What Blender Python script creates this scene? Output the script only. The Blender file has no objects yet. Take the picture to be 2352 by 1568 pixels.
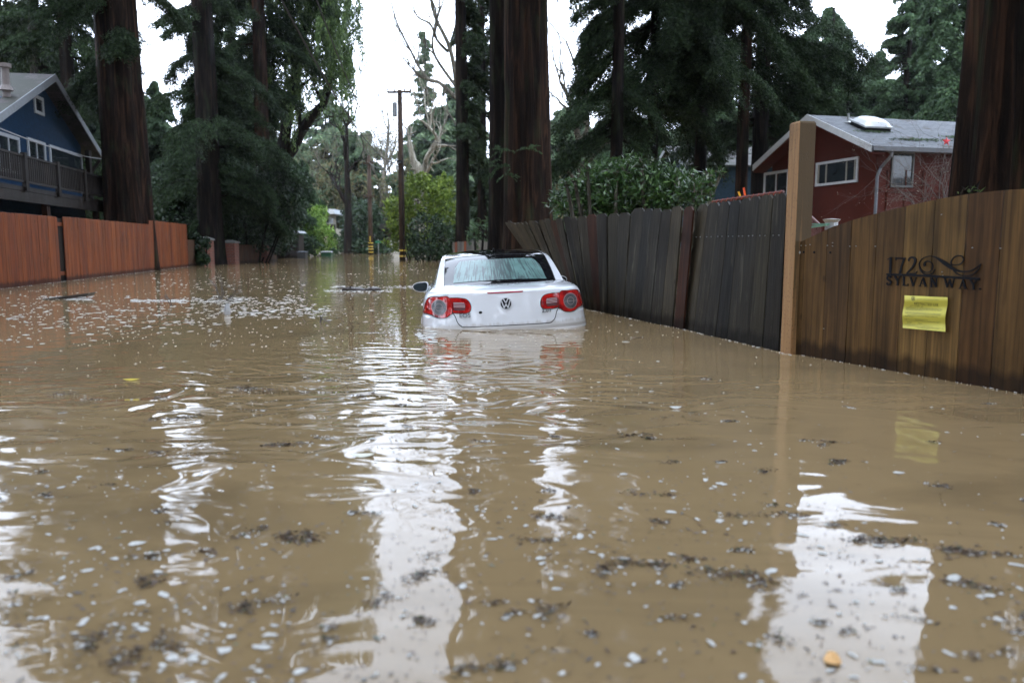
import bpy, math, random
import numpy as np
from math import sin, cos, pi, radians, atan, sqrt
random.seed(7); R = np.random.default_rng(11)
scene = bpy.context.scene
COL = scene.collection
# ------------------------------------------------------------------ camera
F = 1830.0; CX = 1176.0; CY = 784.0; HZ = 562.0; CH = 0.9
TH = atan((CY - HZ) / F)
def ray(px, py):
    u = (px - CX) / F; v = (CY - py) / F
    return np.array([u, cos(TH) + v * sin(TH), -sin(TH) + v * cos(TH)])
def at(px, py, Y):
    r = ray(px, py); r = r * (Y / r[1]); return np.array([r[0], r[1], r[2] + CH])
def onwater(px, py):
    r = ray(px, py); r = r * (-CH / r[2]); return np.array([r[0], r[1], 0.0])
def X(px, Y): return at(px, HZ, Y)[0]
def Zh(py, Y): return at(CX, py, Y)[2]
cam = bpy.data.cameras.new('camera'); cam.lens = 36.0 * F / 2352.0; cam.sensor_width = 36
cam.clip_start = 0.05; cam.clip_end = 2000
cam.dof.use_dof = True; cam.dof.focus_distance = 8.0; cam.dof.aperture_fstop = 2.0
co = bpy.data.objects.new('camera', cam); COL.objects.link(co)
co.location = (0, 0, CH); co.rotation_euler = (pi / 2 - TH, 0, 0); scene.camera = co

# ------------------------------------------------------------------ materials
MAT = {}
def nodes(name):
    m = bpy.data.materials.new(name); m.use_nodes = True; MAT[name] = m
    nt = m.node_tree; b = nt.nodes['Principled BSDF']
    return m, nt, b
def N(nt, t, **kw):
    n = nt.nodes.new(t)
    for k, v in kw.items():
        if k in n.inputs: n.inputs[k].default_value = v
        else: setattr(n, k, v)
    return n
def coord(nt, scale=(1, 1, 1), kind='Object'):
    tc = N(nt, 'ShaderNodeTexCoord'); mp = N(nt, 'ShaderNodeMapping')
    mp.inputs['Scale'].default_value = scale
    nt.links.new(tc.outputs[kind], mp.inputs['Vector']); return mp.outputs['Vector']
def noise(nt, vec, scale=5.0, detail=4.0, rough=0.5, dist=0.0):
    n = N(nt, 'ShaderNodeTexNoise'); n.inputs['Scale'].default_value = scale
    n.inputs['Detail'].default_value = detail; n.inputs['Roughness'].default_value = rough
    n.inputs['Distortion'].default_value = dist
    if vec is not None: nt.links.new(vec, n.inputs['Vector'])
    return n.outputs['Fac']
def ramp(nt, fac, stops):
    r = N(nt, 'ShaderNodeValToRGB'); e = r.color_ramp.elements
    while len(e) < len(stops): e.new(0.5)
    for i, (p, c) in enumerate(stops):
        e[i].position = p; e[i].color = (c[0], c[1], c[2], 1) if hasattr(c, '__len__') else (c, c, c, 1)
    nt.links.new(fac, r.inputs['Fac']); return r.outputs['Color']
def mix(nt, a, b, fac, mode='MIX'):
    m = N(nt, 'ShaderNodeMix', data_type='RGBA', blend_type=mode)
    for s, v in ((m.inputs[6], a), (m.inputs[7], b)):
        if isinstance(v, (tuple, list)): s.default_value = (v[0], v[1], v[2], 1)
        else: nt.links.new(v, s)
    if isinstance(fac, (int, float)): m.inputs[0].default_value = fac
    else: nt.links.new(fac, m.inputs[0])
    return m.outputs[2]
def math_(nt, op, a, b=0.0, c=None):
    m = N(nt, 'ShaderNodeMath', operation=op)
    for i, v in enumerate((a, b, c)):
        if v is None: continue
        if isinstance(v, (int, float)): m.inputs[i].default_value = v
        else: nt.links.new(v, m.inputs[i])
    return m.outputs[0]
def bump(nt, b, h, strength=0.3, dist=0.02, normal=None):
    n = N(nt, 'ShaderNodeBump'); n.inputs['Strength'].default_value = strength; n.inputs['Distance'].default_value = dist
    nt.links.new(h, n.inputs['Height'])
    if normal is not None: nt.links.new(normal, n.inputs['Normal'])
    if b is not None: nt.links.new(n.outputs['Normal'], b.inputs['Normal'])
    return n.outputs['Normal']
def island(nt):
    return N(nt, 'ShaderNodeNewGeometry').outputs['Random Per Island']

def m_plain(name, col, rough=0.5, metal=0.0, var=0.15, scale=8.0, spec=0.5, coat=0.0, bmp=0.0):
    m, nt, b = nodes(name)
    f = noise(nt, coord(nt), scale, 5)
    c = ramp(nt, f, [(0.3, tuple(x * (1 - var) for x in col)), (0.7, tuple(min(1, x * (1 + var)) for x in col))])
    nt.links.new(c, b.inputs['Base Color']); b.inputs['Roughness'].default_value = rough
    b.inputs['Metallic'].default_value = metal; b.inputs['Specular IOR Level'].default_value = spec
    b.inputs['Coat Weight'].default_value = coat; b.inputs['Coat Roughness'].default_value = 0.03
    if bmp: bump(nt, b, noise(nt, coord(nt), scale * 6, 4), bmp, 0.01)
    return m
def m_wood(name, cols, rough=0.6, grain=(30, 30, 1.2), isl=0.6, streak=None, bmp=0.3, blot=0.5):
    """vertical-grain timber: colour per board, grain streaks, knots"""
    m, nt, b = nodes(name)
    i = island(nt); cols = cols * 2 if len(cols) == 1 else cols
    base = ramp(nt, i, [(k / max(1, len(cols) - 1), c) for k, c in enumerate(cols)])
    ofs = N(nt, 'ShaderNodeVectorMath', operation='ADD'); nt.links.new(coord(nt, grain), ofs.inputs[0])
    sc = N(nt, 'ShaderNodeVectorMath', operation='SCALE'); sc.inputs[0].default_value = (37, 91, 53)
    nt.links.new(i, sc.inputs['Scale']); nt.links.new(sc.outputs[0], ofs.inputs[1])
    g = noise(nt, ofs.outputs[0], 1.0, 6, 0.6, 0.6)
    gm = ramp(nt, g, [(0.32, 0.35), (0.5, 0.95), (0.66, 1.5)])
    c = mix(nt, base, gm, 0.85, 'MULTIPLY')
    big = noise(nt, coord(nt, (1.5, 1.5, 0.8)), 1.6, 4, 0.6)
    c = mix(nt, c, ramp(nt, big, [(0.3, 1 - blot), (0.65, 1.15)]), 0.9, 'MULTIPLY')
    if streak:
        s = noise(nt, ofs.outputs[0], 0.55, 8, 0.75, 0.3)
        sf = ramp(nt, s, [(0.56, 0.0), (0.66, 0.75)])
        c = mix(nt, c, streak, sf)
    vk = N(nt, 'ShaderNodeTexVoronoi'); vk.inputs['Scale'].default_value = 1.0
    o2 = N(nt, 'ShaderNodeVectorMath', operation='ADD'); nt.links.new(coord(nt, (3.2, 3.2, 1.9)), o2.inputs[0]); nt.links.new(sc.outputs[0], o2.inputs[1])
    nt.links.new(o2.outputs[0], vk.inputs['Vector'])
    kf = ramp(nt, vk.outputs['Distance'], [(0.045, 0.75), (0.085, 0.0)])
    c = mix(nt, c, (0.012, 0.007, 0.004), kf)
    # soaked band just above the flood line, ragged along its top
    tcz = N(nt, 'ShaderNodeTexCoord'); spz = N(nt, 'ShaderNodeSeparateXYZ'); nt.links.new(tcz.outputs['Object'], spz.inputs[0])
    wet = math_(nt, 'ADD', spz.outputs[2], math_(nt, 'MULTIPLY', noise(nt, coord(nt, (9, 9, 1)), 1.0, 4), -.16))
    c = mix(nt, c, (.33, .30, .27), ramp(nt, math_(nt, 'ADD', wet, .5), [(.50, 1.0), (.56, 0.0)]), 'MULTIPLY')
    nt.links.new(c, b.inputs['Base Color'])
    b.inputs['Specular IOR Level'].default_value = 0.18
    rr = ramp(nt, big, [(0.3, rough - 0.15), (0.7, rough + 0.1)]); nt.links.new(rr, b.inputs['Roughness'])
    bump(nt, b, g, bmp, 0.006)
    return m
def m_bark(name, dark, mid, light, sc=1.0):
    m, nt, b = nodes(name)
    v = coord(nt, (9 * sc, 9 * sc, 0.7 * sc))
    f = noise(nt, v, 1.0, 7, 0.62, 0.7)
    c = ramp(nt, f, [(0.32, dark), (0.5, mid), (0.68, light)])
    big = noise(nt, coord(nt, (0.8, 0.8, 0.22)), 1.3, 4, 0.6)
    c = mix(nt, c, ramp(nt, big, [(0.35, 0.45), (0.6, 1.2)]), 0.85, 'MULTIPLY')
    c = mix(nt, c, (0.022, 0.032, 0.014), ramp(nt, noise(nt, coord(nt, (2, 2, .6)), 1.7, 5), [(0.55, 0.0), (0.72, 0.5)]))
    nt.links.new(c, b.inputs['Base Color']); b.inputs['Roughness'].default_value = 0.85
    b.inputs['Specular IOR Level'].default_value = 0.08
    bump(nt, b, f, 1.0, 0.07)
    return m
def m_leaf(name, c0, c1, c2, rough=0.55, spec=0.1, trans=0.25, clump=1.2):
    m, nt, b = nodes(name)
    c = ramp(nt, island(nt), [(0.0, c0), (0.55, c1), (1.0, c2)])
    f = noise(nt, coord(nt), clump, 3)
    c = mix(nt, c, ramp(nt, f, [(0.35, 0.55), (0.65, 1.35)]), 0.8, 'MULTIPLY')
    nt.links.new(c, b.inputs['Base Color']); b.inputs['Roughness'].default_value = rough
    b.inputs['Specular IOR Level'].default_value = spec
    tr = N(nt, 'ShaderNodeBsdfTranslucent'); nt.links.new(c, tr.inputs['Color'])
    ms = N(nt, 'ShaderNodeMixShader'); ms.inputs[0].default_value = trans
    nt.links.new(b.outputs[0], ms.inputs[1]); nt.links.new(tr.outputs[0], ms.inputs[2])
    nt.links.new(ms.outputs[0], nt.nodes['Material Output'].inputs['Surface'])
    return m

redbark = m_bark('redwood_bark', (0.002, 0.0014, 0.0012), (0.014, 0.008, 0.0052), (0.052, 0.026, 0.015))
darkbark = m_bark('dark_bark', (0.002, 0.0017, 0.0015), (0.008, 0.006, 0.005), (0.026, 0.017, 0.012))
greybark = m_bark('grey_bark', (0.03, 0.026, 0.02), (0.10, 0.09, 0.07), (0.24, 0.22, 0.18), 1.5)
palebark = m_bark('pale_bark', (0.07, 0.06, 0.045), (0.24, 0.22, 0.17), (0.46, 0.44, 0.38), 1.5)
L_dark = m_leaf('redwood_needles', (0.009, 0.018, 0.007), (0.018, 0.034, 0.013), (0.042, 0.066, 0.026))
L_far = m_leaf('haze_tinted_needles', (0.045, 0.075, 0.042), (0.078, 0.118, 0.062), (0.13, 0.175, 0.092))  # distance haze painted into the colour, paler than the nearer needles
L_conif = m_leaf('conifer_needles', (0.022, 0.044, 0.020), (0.044, 0.078, 0.036), (0.080, 0.125, 0.058))
L_willow = m_leaf('hanging_leaves', (0.036, 0.064, 0.020), (0.068, 0.112, 0.035), (0.125, 0.18, 0.062), 0.4)
L_ever = m_leaf('evergreen_leaves', (0.009, 0.020, 0.008), (0.018, 0.038, 0.015), (0.040, 0.070, 0.030), 0.45, 0.25)
L_yel = m_leaf('yellow_green_leaves', (0.05, 0.085, 0.012), (0.10, 0.15, 0.022), (0.20, 0.26, 0.05), 0.45)
L_bamb = m_leaf('bamboo_leaves', (0.09, 0.18, 0.03), (0.18, 0.30, 0.06), (0.32, 0.42, 0.12), 0.45)
L_cam = m_leaf('glossy_leaves', (0.020, 0.048, 0.012), (0.038, 0.085, 0.022), (0.085, 0.155, 0.040), 0.28, 0.45, 0.15, 2.0)
L_bare = m_leaf('russet_haze_leaves', (0.07, 0.075, 0.035), (0.11, 0.10, 0.05), (0.15, 0.13, 0.07))
def m_paint():
    m, nt, b = nodes('white_car_paint')
    tc = N(nt, 'ShaderNodeTexCoord'); sp = N(nt, 'ShaderNodeSeparateXYZ'); nt.links.new(tc.outputs['Object'], sp.inputs[0])
    run = noise(nt, coord(nt, (26, 3, 2.2)), 1.0, 5, .6)
    lo = ramp(nt, math_(nt, 'MULTIPLY_ADD', run, -.10, sp.outputs[2]), [(.0, .5), (.03, .08), (.16, 0.0)])
    film = ramp(nt, noise(nt, coord(nt, (5, 5, 3)), 1.2, 6, .65), [(.45, 0.0), (.75, .09)])
    c = mix(nt, (.80, .82, .85), (.36, .30, .22), lo); c = mix(nt, c, (.55, .54, .52), film)
    nt.links.new(c, b.inputs['Base Color']); b.inputs['Roughness'].default_value = .25; b.inputs['Coat Weight'].default_value = 1; b.inputs['Coat Roughness'].default_value = .03
    return m
white_paint = m_paint()
black_paint = m_plain('black_glass_roof', (0.006, 0.006, 0.007), 0.05, 0, 0.1, 5, 0.28, 0.0)
rubber = m_plain('black_rubber', (0.012, 0.012, 0.012), 0.6)
badge_grey = m_plain('badge_silver', (0.58, 0.59, 0.61), 0.3, 0.2, 0.05)
letter_grey = m_plain('letter_grey', (0.12, 0.12, 0.13), 0.3, 0.3, 0.05)
chrome = m_plain('chrome', (0.72, 0.73, 0.75), 0.12, 1.0, 0.04)
darkgap = m_plain('dark_gap', (0.01, 0.01, 0.01), 0.7)
whitetrim = m_plain('white_trim', (0.42, 0.44, 0.46), 0.5, var=0.08)
greytrim = m_plain('grey_trim', (0.17, 0.185, 0.20), 0.5, var=0.12)
winglass = m_plain('window_glass', (0.02, 0.025, 0.03), 0.03, 0, 0.2, 2, 0.45)
iron = m_plain('black_iron', (0.006, 0.007, 0.010), 0.5, 0.0, 0.3, 20, 0.15)
yellowband = m_plain('yellow_band', (0.36, 0.25, 0.03), 0.6)
steel = m_plain('galvanised_steel', (0.35, 0.36, 0.36), 0.4, 0.8)
signgreen = m_plain('sign_green', (0.01, 0.16, 0.08), 0.4)
cable = m_plain('cable_black', (0.012, 0.012, 0.013), 0.7)
cable_l = m_plain('cable_grey', (0.25, 0.25, 0.25), 0.6)

def m_siding(name, col, horiz=True, pitch=0.15, rough=0.6, axis=2):
    m, nt, b = nodes(name)
    tc = N(nt, 'ShaderNodeTexCoord'); sp = N(nt, 'ShaderNodeSeparateXYZ'); nt.links.new(tc.outputs['Object'], sp.inputs[0])
    fr = math_(nt, 'FRACT', math_(nt, 'DIVIDE', sp.outputs[axis], pitch))
    f = noise(nt, coord(nt, (3, 3, 3)), 2.0, 5)
    c = ramp(nt, f, [(0.3, tuple(x * 0.8 for x in col)), (0.7, tuple(x * 1.2 for x in col))])
    c = mix(nt, c, tuple(x * 0.5 for x in col), ramp(nt, fr, [(0.0, 1.0), (0.08, 0.0)]))
    nt.links.new(c, b.inputs['Base Color']); b.inputs['Roughness'].default_value = rough; b.inputs['Specular IOR Level'].default_value = .15
    bump(nt, b, fr, 0.5, 0.02)
    return m
red_siding = m_siding('red_siding', (0.135, 0.026, 0.016), pitch=0.2)
blue_siding = m_siding('blue_siding', (0.010, 0.036, 0.080), pitch=0.15)
blue2_siding = m_siding('slate_blue_siding', (0.020, 0.042, 0.062), pitch=0.15)
def m_shingle(name, col, litter, amt):
    m, nt, b = nodes(name)
    br = N(nt, 'ShaderNodeTexBrick'); br.inputs['Scale'].default_value = 1.0
    br.inputs['Brick Width'].default_value = 0.30; br.inputs['Row Height'].default_value = 0.13; br.inputs['Mortar Size'].default_value = 0.008
    br.inputs['Color1'].default_value = (*[x * 0.75 for x in col], 1); br.inputs['Color2'].default_value = (*[x * 1.25 for x in col], 1)
    br.inputs['Mortar'].default_value = (*[x * 0.3 for x in col], 1)
    uv = N(nt, 'ShaderNodeUVMap'); nt.links.new(uv.outputs[0], br.inputs['Vector'])
    f = noise(nt, coord(nt), 1.1, 7, 0.7)
    c = mix(nt, br.outputs['Color'], litter, ramp(nt, f, [(amt, 0.0), (amt + 0.05, 0.9)]))
    nt.links.new(c, b.inputs['Base Color']); b.inputs['Roughness'].default_value = 0.8
    bump(nt, b, br.outputs['Fac'], 0.5, -0.01)
    return m
roof_grey = m_shingle('grey_shingles', (0.095, 0.105, 0.118), (0.03, 0.02, 0.012), 0.56)
roof_brown = m_shingle('brown_shingles', (0.055, 0.045, 0.045), (0.022, 0.025, 0.015), 0.46)
def m_brick():
    m, nt, b = nodes('red_brick')
    br = N(nt, 'ShaderNodeTexBrick'); br.inputs['Scale'].default_value = 1.0
    br.inputs['Brick Width'].default_value = 0.22; br.inputs['Row Height'].default_value = 0.075; br.inputs['Mortar Size'].default_value = 0.008
    br.inputs['Color1'].default_value = (0.20, 0.055, 0.03, 1); br.inputs['Color2'].default_value = (0.13, 0.04, 0.025, 1)
    br.inputs['Mortar'].default_value = (0.16, 0.13, 0.11, 1)
    tc = N(nt, 'ShaderNodeTexCoord'); sp = N(nt, 'ShaderNodeSeparateXYZ'); nt.links.new(tc.outputs['Object'], sp.inputs[0])
    cb = N(nt, 'ShaderNodeCombineXYZ'); nt.links.new(math_(nt, 'ADD', sp.outputs[0], sp.outputs[1]), cb.inputs[0]); nt.links.new(sp.outputs[2], cb.inputs[1])
    nt.links.new(cb.outputs[0], br.inputs['Vector']); nt.links.new(br.outputs['Color'], b.inputs['Base Color'])
    b.inputs['Roughness'].default_value = 0.8; bump(nt, b, br.outputs['Fac'], 0.5, -0.01)
    return m
brick = m_brick()
wood_orange = m_wood('stained_cedar', [(0.145, 0.034, 0.008), (0.18, 0.046, 0.010), (0.13, 0.030, 0.008), (0.205, 0.055, 0.012)], 0.62, (25, 25, 1.0), blot=0.3, bmp=0.15)
wood_grey = m_wood('weathered_grey_boards', [(0.013, 0.012, 0.008), (0.036, 0.030, 0.019), (0.009, 0.009, 0.009), (0.048, 0.038, 0.023), (0.018, 0.015, 0.011), (0.028, 0.024, 0.017)], 0.6, (30, 30, 1.1), streak=(0.10, 0.09, 0.065), blot=0.45, bmp=0.7)
wood_grey2 = m_wood('far_grey_boards', [(0.09, 0.085, 0.072), (0.12, 0.11, 0.095), (0.07, 0.068, 0.06)], 0.7, blot=0.4)
wood_rust = m_wood('rusty_brown_board', [(0.028, 0.010, 0.006), (0.055, 0.019, 0.008)], 0.6, (22, 22, 0.8), blot=0.8)
wood_gate = m_wood('wet_cedar_gate', [(0.080, 0.038, 0.012), (0.122, 0.066, 0.020), (0.058, 0.029, 0.011), (0.160, 0.092, 0.029), (0.092, 0.047, 0.015)], 0.5, (26, 26, 1.0), blot=0.5, bmp=0.35)
wood_dark = m_wood('dark_deck_wood', [(0.016, 0.012, 0.010), (0.024, 0.018, 0.014)], 0.6)
wood_pole = m_wood('creosoted_pole', [(0.045, 0.028, 0.018)], 0.8, (12, 12, 0.6), bmp=0.6)
wood_brown = m_wood('dark_brown_fence', [(0.07, 0.035, 0.02), (0.09, 0.045, 0.024)], 0.7)
def m_post():
    m, nt, b = nodes('treated_post')
    v = coord(nt, (24, 24, 1.6)); g = noise(nt, v, 1.0, 6, 0.6, 0.4)
    c = ramp(nt, g, [(0.3, (0.26, 0.135, 0.050)), (0.7, (0.39, 0.215, 0.088))])
    # incised pressure-treatment marks: short vertical dashes
    tc = N(nt, 'ShaderNodeTexCoord'); mp = N(nt, 'ShaderNodeMapping'); mp.inputs['Scale'].default_value = (62, 62, 26)
    nt.links.new(tc.outputs['Object'], mp.inputs['Vector'])
    vo = N(nt, 'ShaderNodeTexVoronoi'); vo.inputs['Randomness'].default_value = 0.65; vo.inputs['Scale'].default_value = 1.0
    nt.links.new(mp.outputs[0], vo.inputs['Vector'])
    d = ramp(nt, vo.outputs['Distance'], [(0.16, 0.7), (0.26, 0.0)])
    c = mix(nt, c, (0.10, 0.05, 0.02), d)
    # stain streaks, stronger towards the top; right-hand face darker throughout
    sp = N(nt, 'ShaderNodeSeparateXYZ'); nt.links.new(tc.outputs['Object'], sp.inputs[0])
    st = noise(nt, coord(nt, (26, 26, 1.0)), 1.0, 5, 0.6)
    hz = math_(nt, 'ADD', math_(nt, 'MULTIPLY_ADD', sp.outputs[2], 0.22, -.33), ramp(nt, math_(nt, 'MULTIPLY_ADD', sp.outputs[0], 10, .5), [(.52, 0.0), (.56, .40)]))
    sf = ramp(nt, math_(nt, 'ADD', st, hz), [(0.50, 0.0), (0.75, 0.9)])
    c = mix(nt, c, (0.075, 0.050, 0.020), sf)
    nt.links.new(c, b.inputs['Base Color']); b.inputs['Roughness'].default_value = 0.65
    bump(nt, b, d, 0.5, -0.004)
    return m
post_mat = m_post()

def m_water():
    m, nt, b = nodes('flood_water')
    f = noise(nt, coord(nt, (1, 1, 1)), 0.25, 5, 0.6)
    f2 = noise(nt, coord(nt, (1, 1, 1)), 9.0, 6, 0.7)
    c = ramp(nt, f, [(0.3, (0.225, 0.154, 0.076)), (0.7, (0.300, 0.210, 0.108))])
    silt = noise(nt, coord(nt, (.7, 1.3, 1)), 0.9, 5, 0.6, 1.4)
    c = mix(nt, c, (0.135, 0.095, 0.050), ramp(nt, silt, [(0.50, 0.0), (0.68, 0.55)]))
    c = mix(nt, c, (0.11, 0.07, 0.035), ramp(nt, f2, [(0.62, 0.0), (0.74, 0.5)]))
    nt.links.new(c, b.inputs['Base Color']); b.inputs['Roughness'].default_value = 0.015
    b.inputs['IOR'].default_value = 1.33
    tc = N(nt, 'ShaderNodeTexCoord')
    sp = N(nt, 'ShaderNodeSeparateXYZ'); nt.links.new(tc.outputs['Object'], sp.inputs[0])
    # calm strip along the right fence, livelier water in the middle and left
    calm = ramp(nt, math_(nt, 'MULTIPLY_ADD', math_(nt, 'SUBTRACT', sp.outputs[0], math_(nt, 'MULTIPLY', sp.outputs[1], .12)), .5, .5), [(0.25, 1.0), (0.85, 0.35)])
    calm = math_(nt, 'MULTIPLY', calm, ramp(nt, math_(nt, 'MULTIPLY', sp.outputs[1], .05), [(0.19, 1.0), (0.30, 0.20)]))
    mp = N(nt, 'ShaderNodeMapping'); mp.inputs['Scale'].default_value = (0.5, 1.5, 1); mp.inputs['Rotation'].default_value = (0, 0, radians(-12))
    nt.links.new(tc.outputs['Object'], mp.inputs['Vector'])
    h1 = math_(nt, 'MULTIPLY', noise(nt, mp.outputs[0], 1.2, 1, 0.4, 0.6), calm)
    # lazy swirls in the middle of the road, in front of the car
    ds = N(nt, 'ShaderNodeVectorMath', operation='DISTANCE'); nt.links.new(tc.outputs['Object'], ds.inputs[0]); ds.inputs[1].default_value = (-.9, 4.7, 0)
    near = ramp(nt, math_(nt, 'MULTIPLY', ds.outputs['Value'], .2), [(0.1, 1.0), (0.50, 0.12)])
    h2 = math_(nt, 'MULTIPLY', noise(nt, coord(nt, (0.75, 1.15, 1)), 2.3, 1, 0.4, 2.2), near)
    # ripples spreading from the car and the fence foot
    sx = N(nt, 'ShaderNodeVectorMath', operation='DISTANCE'); nt.links.new(tc.outputs['Object'], sx.inputs[0]); sx.inputs[1].default_value = (2.4, 7.4, 0)
    wob = noise(nt, coord(nt, (1, 1, 1)), 0.7, 3, 0.5)
    h3 = math_(nt, 'SINE', math_(nt, 'MULTIPLY_ADD', wob, 12.0, math_(nt, 'MULTIPLY', sx.outputs['Value'], 15.0)))
    h4 = noise(nt, coord(nt, (1, 1.6, 1)), 26.0, 3, 0.5)
    msk = ramp(nt, noise(nt, coord(nt, (1, 1, 1)), 0.45, 2), [(0.45, 0.0), (0.65, 1.0)])
    msk = math_(nt, 'MULTIPLY', msk, ramp(nt, math_(nt, 'MULTIPLY', sp.outputs[1], .05), [(0.26, 1.0), (0.40, 0.35)]))
    n1 = bump(nt, None, h1, 1.0, WAVE[0])
    n2 = bump(nt, None, h2, 1.0, WAVE[1], n1)
    n3 = bump(nt, None, math_(nt, 'MULTIPLY', h3, msk), 1.0, WAVE[2], n2)
    n4 = bump(nt, None, math_(nt, 'MULTIPLY', h4, msk), 1.0, WAVE[3], n3)
    nt.links.new(n4, b.inputs['Normal'])
    return m
WAVE = (0.019, 0.030, 0.0016, 0.00035)
water_mat = m_water()

# ------------------------------------------------------------------ mesh tools
def tag(o, label=None, cat=None, group=None, kind=None):
    if label: o['label'] = label
    if cat: o['category'] = cat
    if group: o['group'] = group
    if kind: o['kind'] = kind
    return o
def wloc(o):
    v = np.zeros(3)
    while o is not None: v = v + np.array(o.location); o = o.parent
    return v
def thing(name, loc, label, cat, group=None, rot=(0, 0, 0)):
    o = bpy.data.objects.new(name, None); COL.objects.link(o); o.location = loc; o.rotation_euler = rot
    o.empty_display_size = 0.2
    return tag(o, label, cat, group)
def link(name, me, mat, parent=None, smooth=False):
    if mat is not None:
        for mm in (mat if isinstance(mat, (list, tuple)) else [mat]): me.materials.append(mm)
    if smooth: me.polygons.foreach_set('use_smooth', [True] * len(me.polygons))
    o = bpy.data.objects.new(name, me); COL.objects.link(o)
    if parent is not None: o.parent = parent
    return o
class MB:
    def __init__(s): s.v = []; s.f = []; s.m = []; s.uv = None; s.cur = 0; s.g = []
    def add(s, vs, fs):
        n = len(s.v); s.g.append((n, len(s.f))); s.v += [tuple(map(float, p)) for p in vs]; s.f += [tuple(n + i for i in f) for f in fs]; s.m += [s.cur] * len(fs)
    def box(s, c, size, rz=0.0, rx=0.0):
        hx, hy, hz = [k / 2 for k in size]; out = []
        for dz in (-hz, hz):
            for dx, dy in ((-hx, -hy), (hx, -hy), (hx, hy), (-hx, hy)):
                x, y, z = dx, dy * cos(rx) - dz * sin(rx), dy * sin(rx) + dz * cos(rx)
                out.append((c[0] + x * cos(rz) - y * sin(rz), c[1] + x * sin(rz) + y * cos(rz), c[2] + z))
        s.add(out, [(3, 2, 1, 0), (4, 5, 6, 7), (0, 1, 5, 4), (1, 2, 6, 5), (2, 3, 7, 6), (3, 0, 4, 7)])
    def hexa(s, a, b):
        """a, b: 4-point loops"""
        s.add(list(a) + list(b), [(3, 2, 1, 0), (4, 5, 6, 7), (0, 1, 5, 4), (1, 2, 6, 5), (2, 3, 7, 6), (3, 0, 4, 7)])
    def bar(s, p, q, w, h=None, up=(0, 0, 1)):
        p = np.array(p, float); q = np.array(q, float); h = h or w
        d = q - p; L = np.linalg.norm(d); d /= L
        u = np.array(up, float)
        if abs(d @ u) > 0.95: u = np.array((1.0, 0, 0))
        a = np.cross(d, u); a /= np.linalg.norm(a); c = np.cross(a, d)
        k = [a * w / 2 * i + c * h / 2 * j for i, j in ((-1, -1), (1, -1), (1, 1), (-1, 1))]
        s.hexa([p + e for e in k], [q + e for e in k])
    def tube(s, pts, rad, k=8, cap=True):
        pts = [np.array(p, float) for p in pts]; n = len(pts)
        if not hasattr(rad, '__len__'): rad = [rad] * n
        vs = []; u = None
        for i in range(n):
            d = pts[min(i + 1, n - 1)] - pts[max(i - 1, 0)]; d = d / (np.linalg.norm(d) + 1e-9)
            if u is None:
                u = np.array((1.0, 0, 0)) if abs(d[0]) < 0.8 else np.array((0, 1.0, 0))
            u = u - d * (u @ d); u = u / (np.linalg.norm(u) + 1e-9); w = np.cross(d, u)
            for j in range(k):
                a = 2 * pi * j / k; vs.append(pts[i] + (u * cos(a) + w * sin(a)) * rad[i])
        fs = [(i * k + j, i * k + (j + 1) % k, (i + 1) * k + (j + 1) % k, (i + 1) * k + j) for i in range(n - 1) for j in range(k)]
        if cap: fs += [tuple(range(k))[::-1], tuple(range((n - 1) * k, n * k))]
        s.add(vs, fs)
    def prism(s, poly, vec):
        """poly: 3D loop; vec: extrusion"""
        n = len(poly); vec = np.array(vec, float); p = [np.array(q, float) for q in poly]
        s.add(p + [q + vec for q in p], [tuple(range(n))[::-1], tuple(range(n, 2 * n))] + [(i, (i + 1) % n, n + (i + 1) % n, n + i) for i in range(n)])
    def build(s, name, mat, parent=None, world=True, smooth=False):
        v = np.array(s.v, dtype=float)
        if parent is not None and world: v = v - wloc(parent)
        me = bpy.data.meshes.new(name); me.from_pydata(v.tolist(), [], s.f)
        if s.uv is not None:
            l = me.uv_layers.new(name='UVMap')
            for li, lp in enumerate(me.loops): l.data[li].uv = s.uv[lp.vertex_index]
        o = link(name, me, mat, parent, smooth)
        if any(s.m): me.polygons.foreach_set('material_index', s.m)
        return o
def each(mb, name, mat, parent=None, world=True, smooth=False, per=1):
    """one object for every piece collected in mb"""
    out = []; g = mb.g[::per] + [(len(mb.v), len(mb.f))]
    for (a, fa), (b, fb) in zip(g[:-1], g[1:]):
        m_ = MB(); m_.v = mb.v[a:b]; m_.f = [tuple(i - a for i in f) for f in mb.f[fa:fb]]; m_.m = [0] * (fb - fa)
        out.append(m_.build(name, mat, parent, world, smooth))
    return out
def npmesh(name, V, Fq, mat, parent=None, smooth=False):
    """V (n,3), Fq (m,k) index array"""
    me = bpy.data.meshes.new(name); k = Fq.shape[1]
    me.vertices.add(len(V)); me.vertices.foreach_set('co', V.astype(np.float32).ravel())
    me.loops.add(Fq.size); me.loops.foreach_set('vertex_index', Fq.astype(np.int32).ravel())
    me.polygons.add(len(Fq)); me.polygons.foreach_set('loop_start', np.arange(0, Fq.size, k, dtype=np.int32))
    me.polygons.foreach_set('loop_total', np.full(len(Fq), k, dtype=np.int32))
    me.update(calc_edges=True)
    return link(name, me, mat, parent, smooth)
def unit(a): return a / (np.linalg.norm(a, axis=-1, keepdims=True) + 1e-9)
def leaves(C, D, L, Wd, jitter=0.5):
    """kites centred at C pointing along D"""
    n = len(C); D = unit(D + R.normal(0, jitter, (n, 3)))
    S = unit(np.cross(D, R.normal(0, 1, (n, 3))))
    l = (L * R.uniform(0.6, 1.4, (n, 1))); w = Wd * R.uniform(0.6, 1.4, (n, 1))
    V = np.stack([C - D * l * .5, C + S * w * .5 - D * l * .05, C + D * l * .5, C - S * w * .5 - D * l * .05], axis=1).reshape(-1, 3)
    return V
def quads(n): return np.arange(4 * n).reshape(-1, 4)

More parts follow.
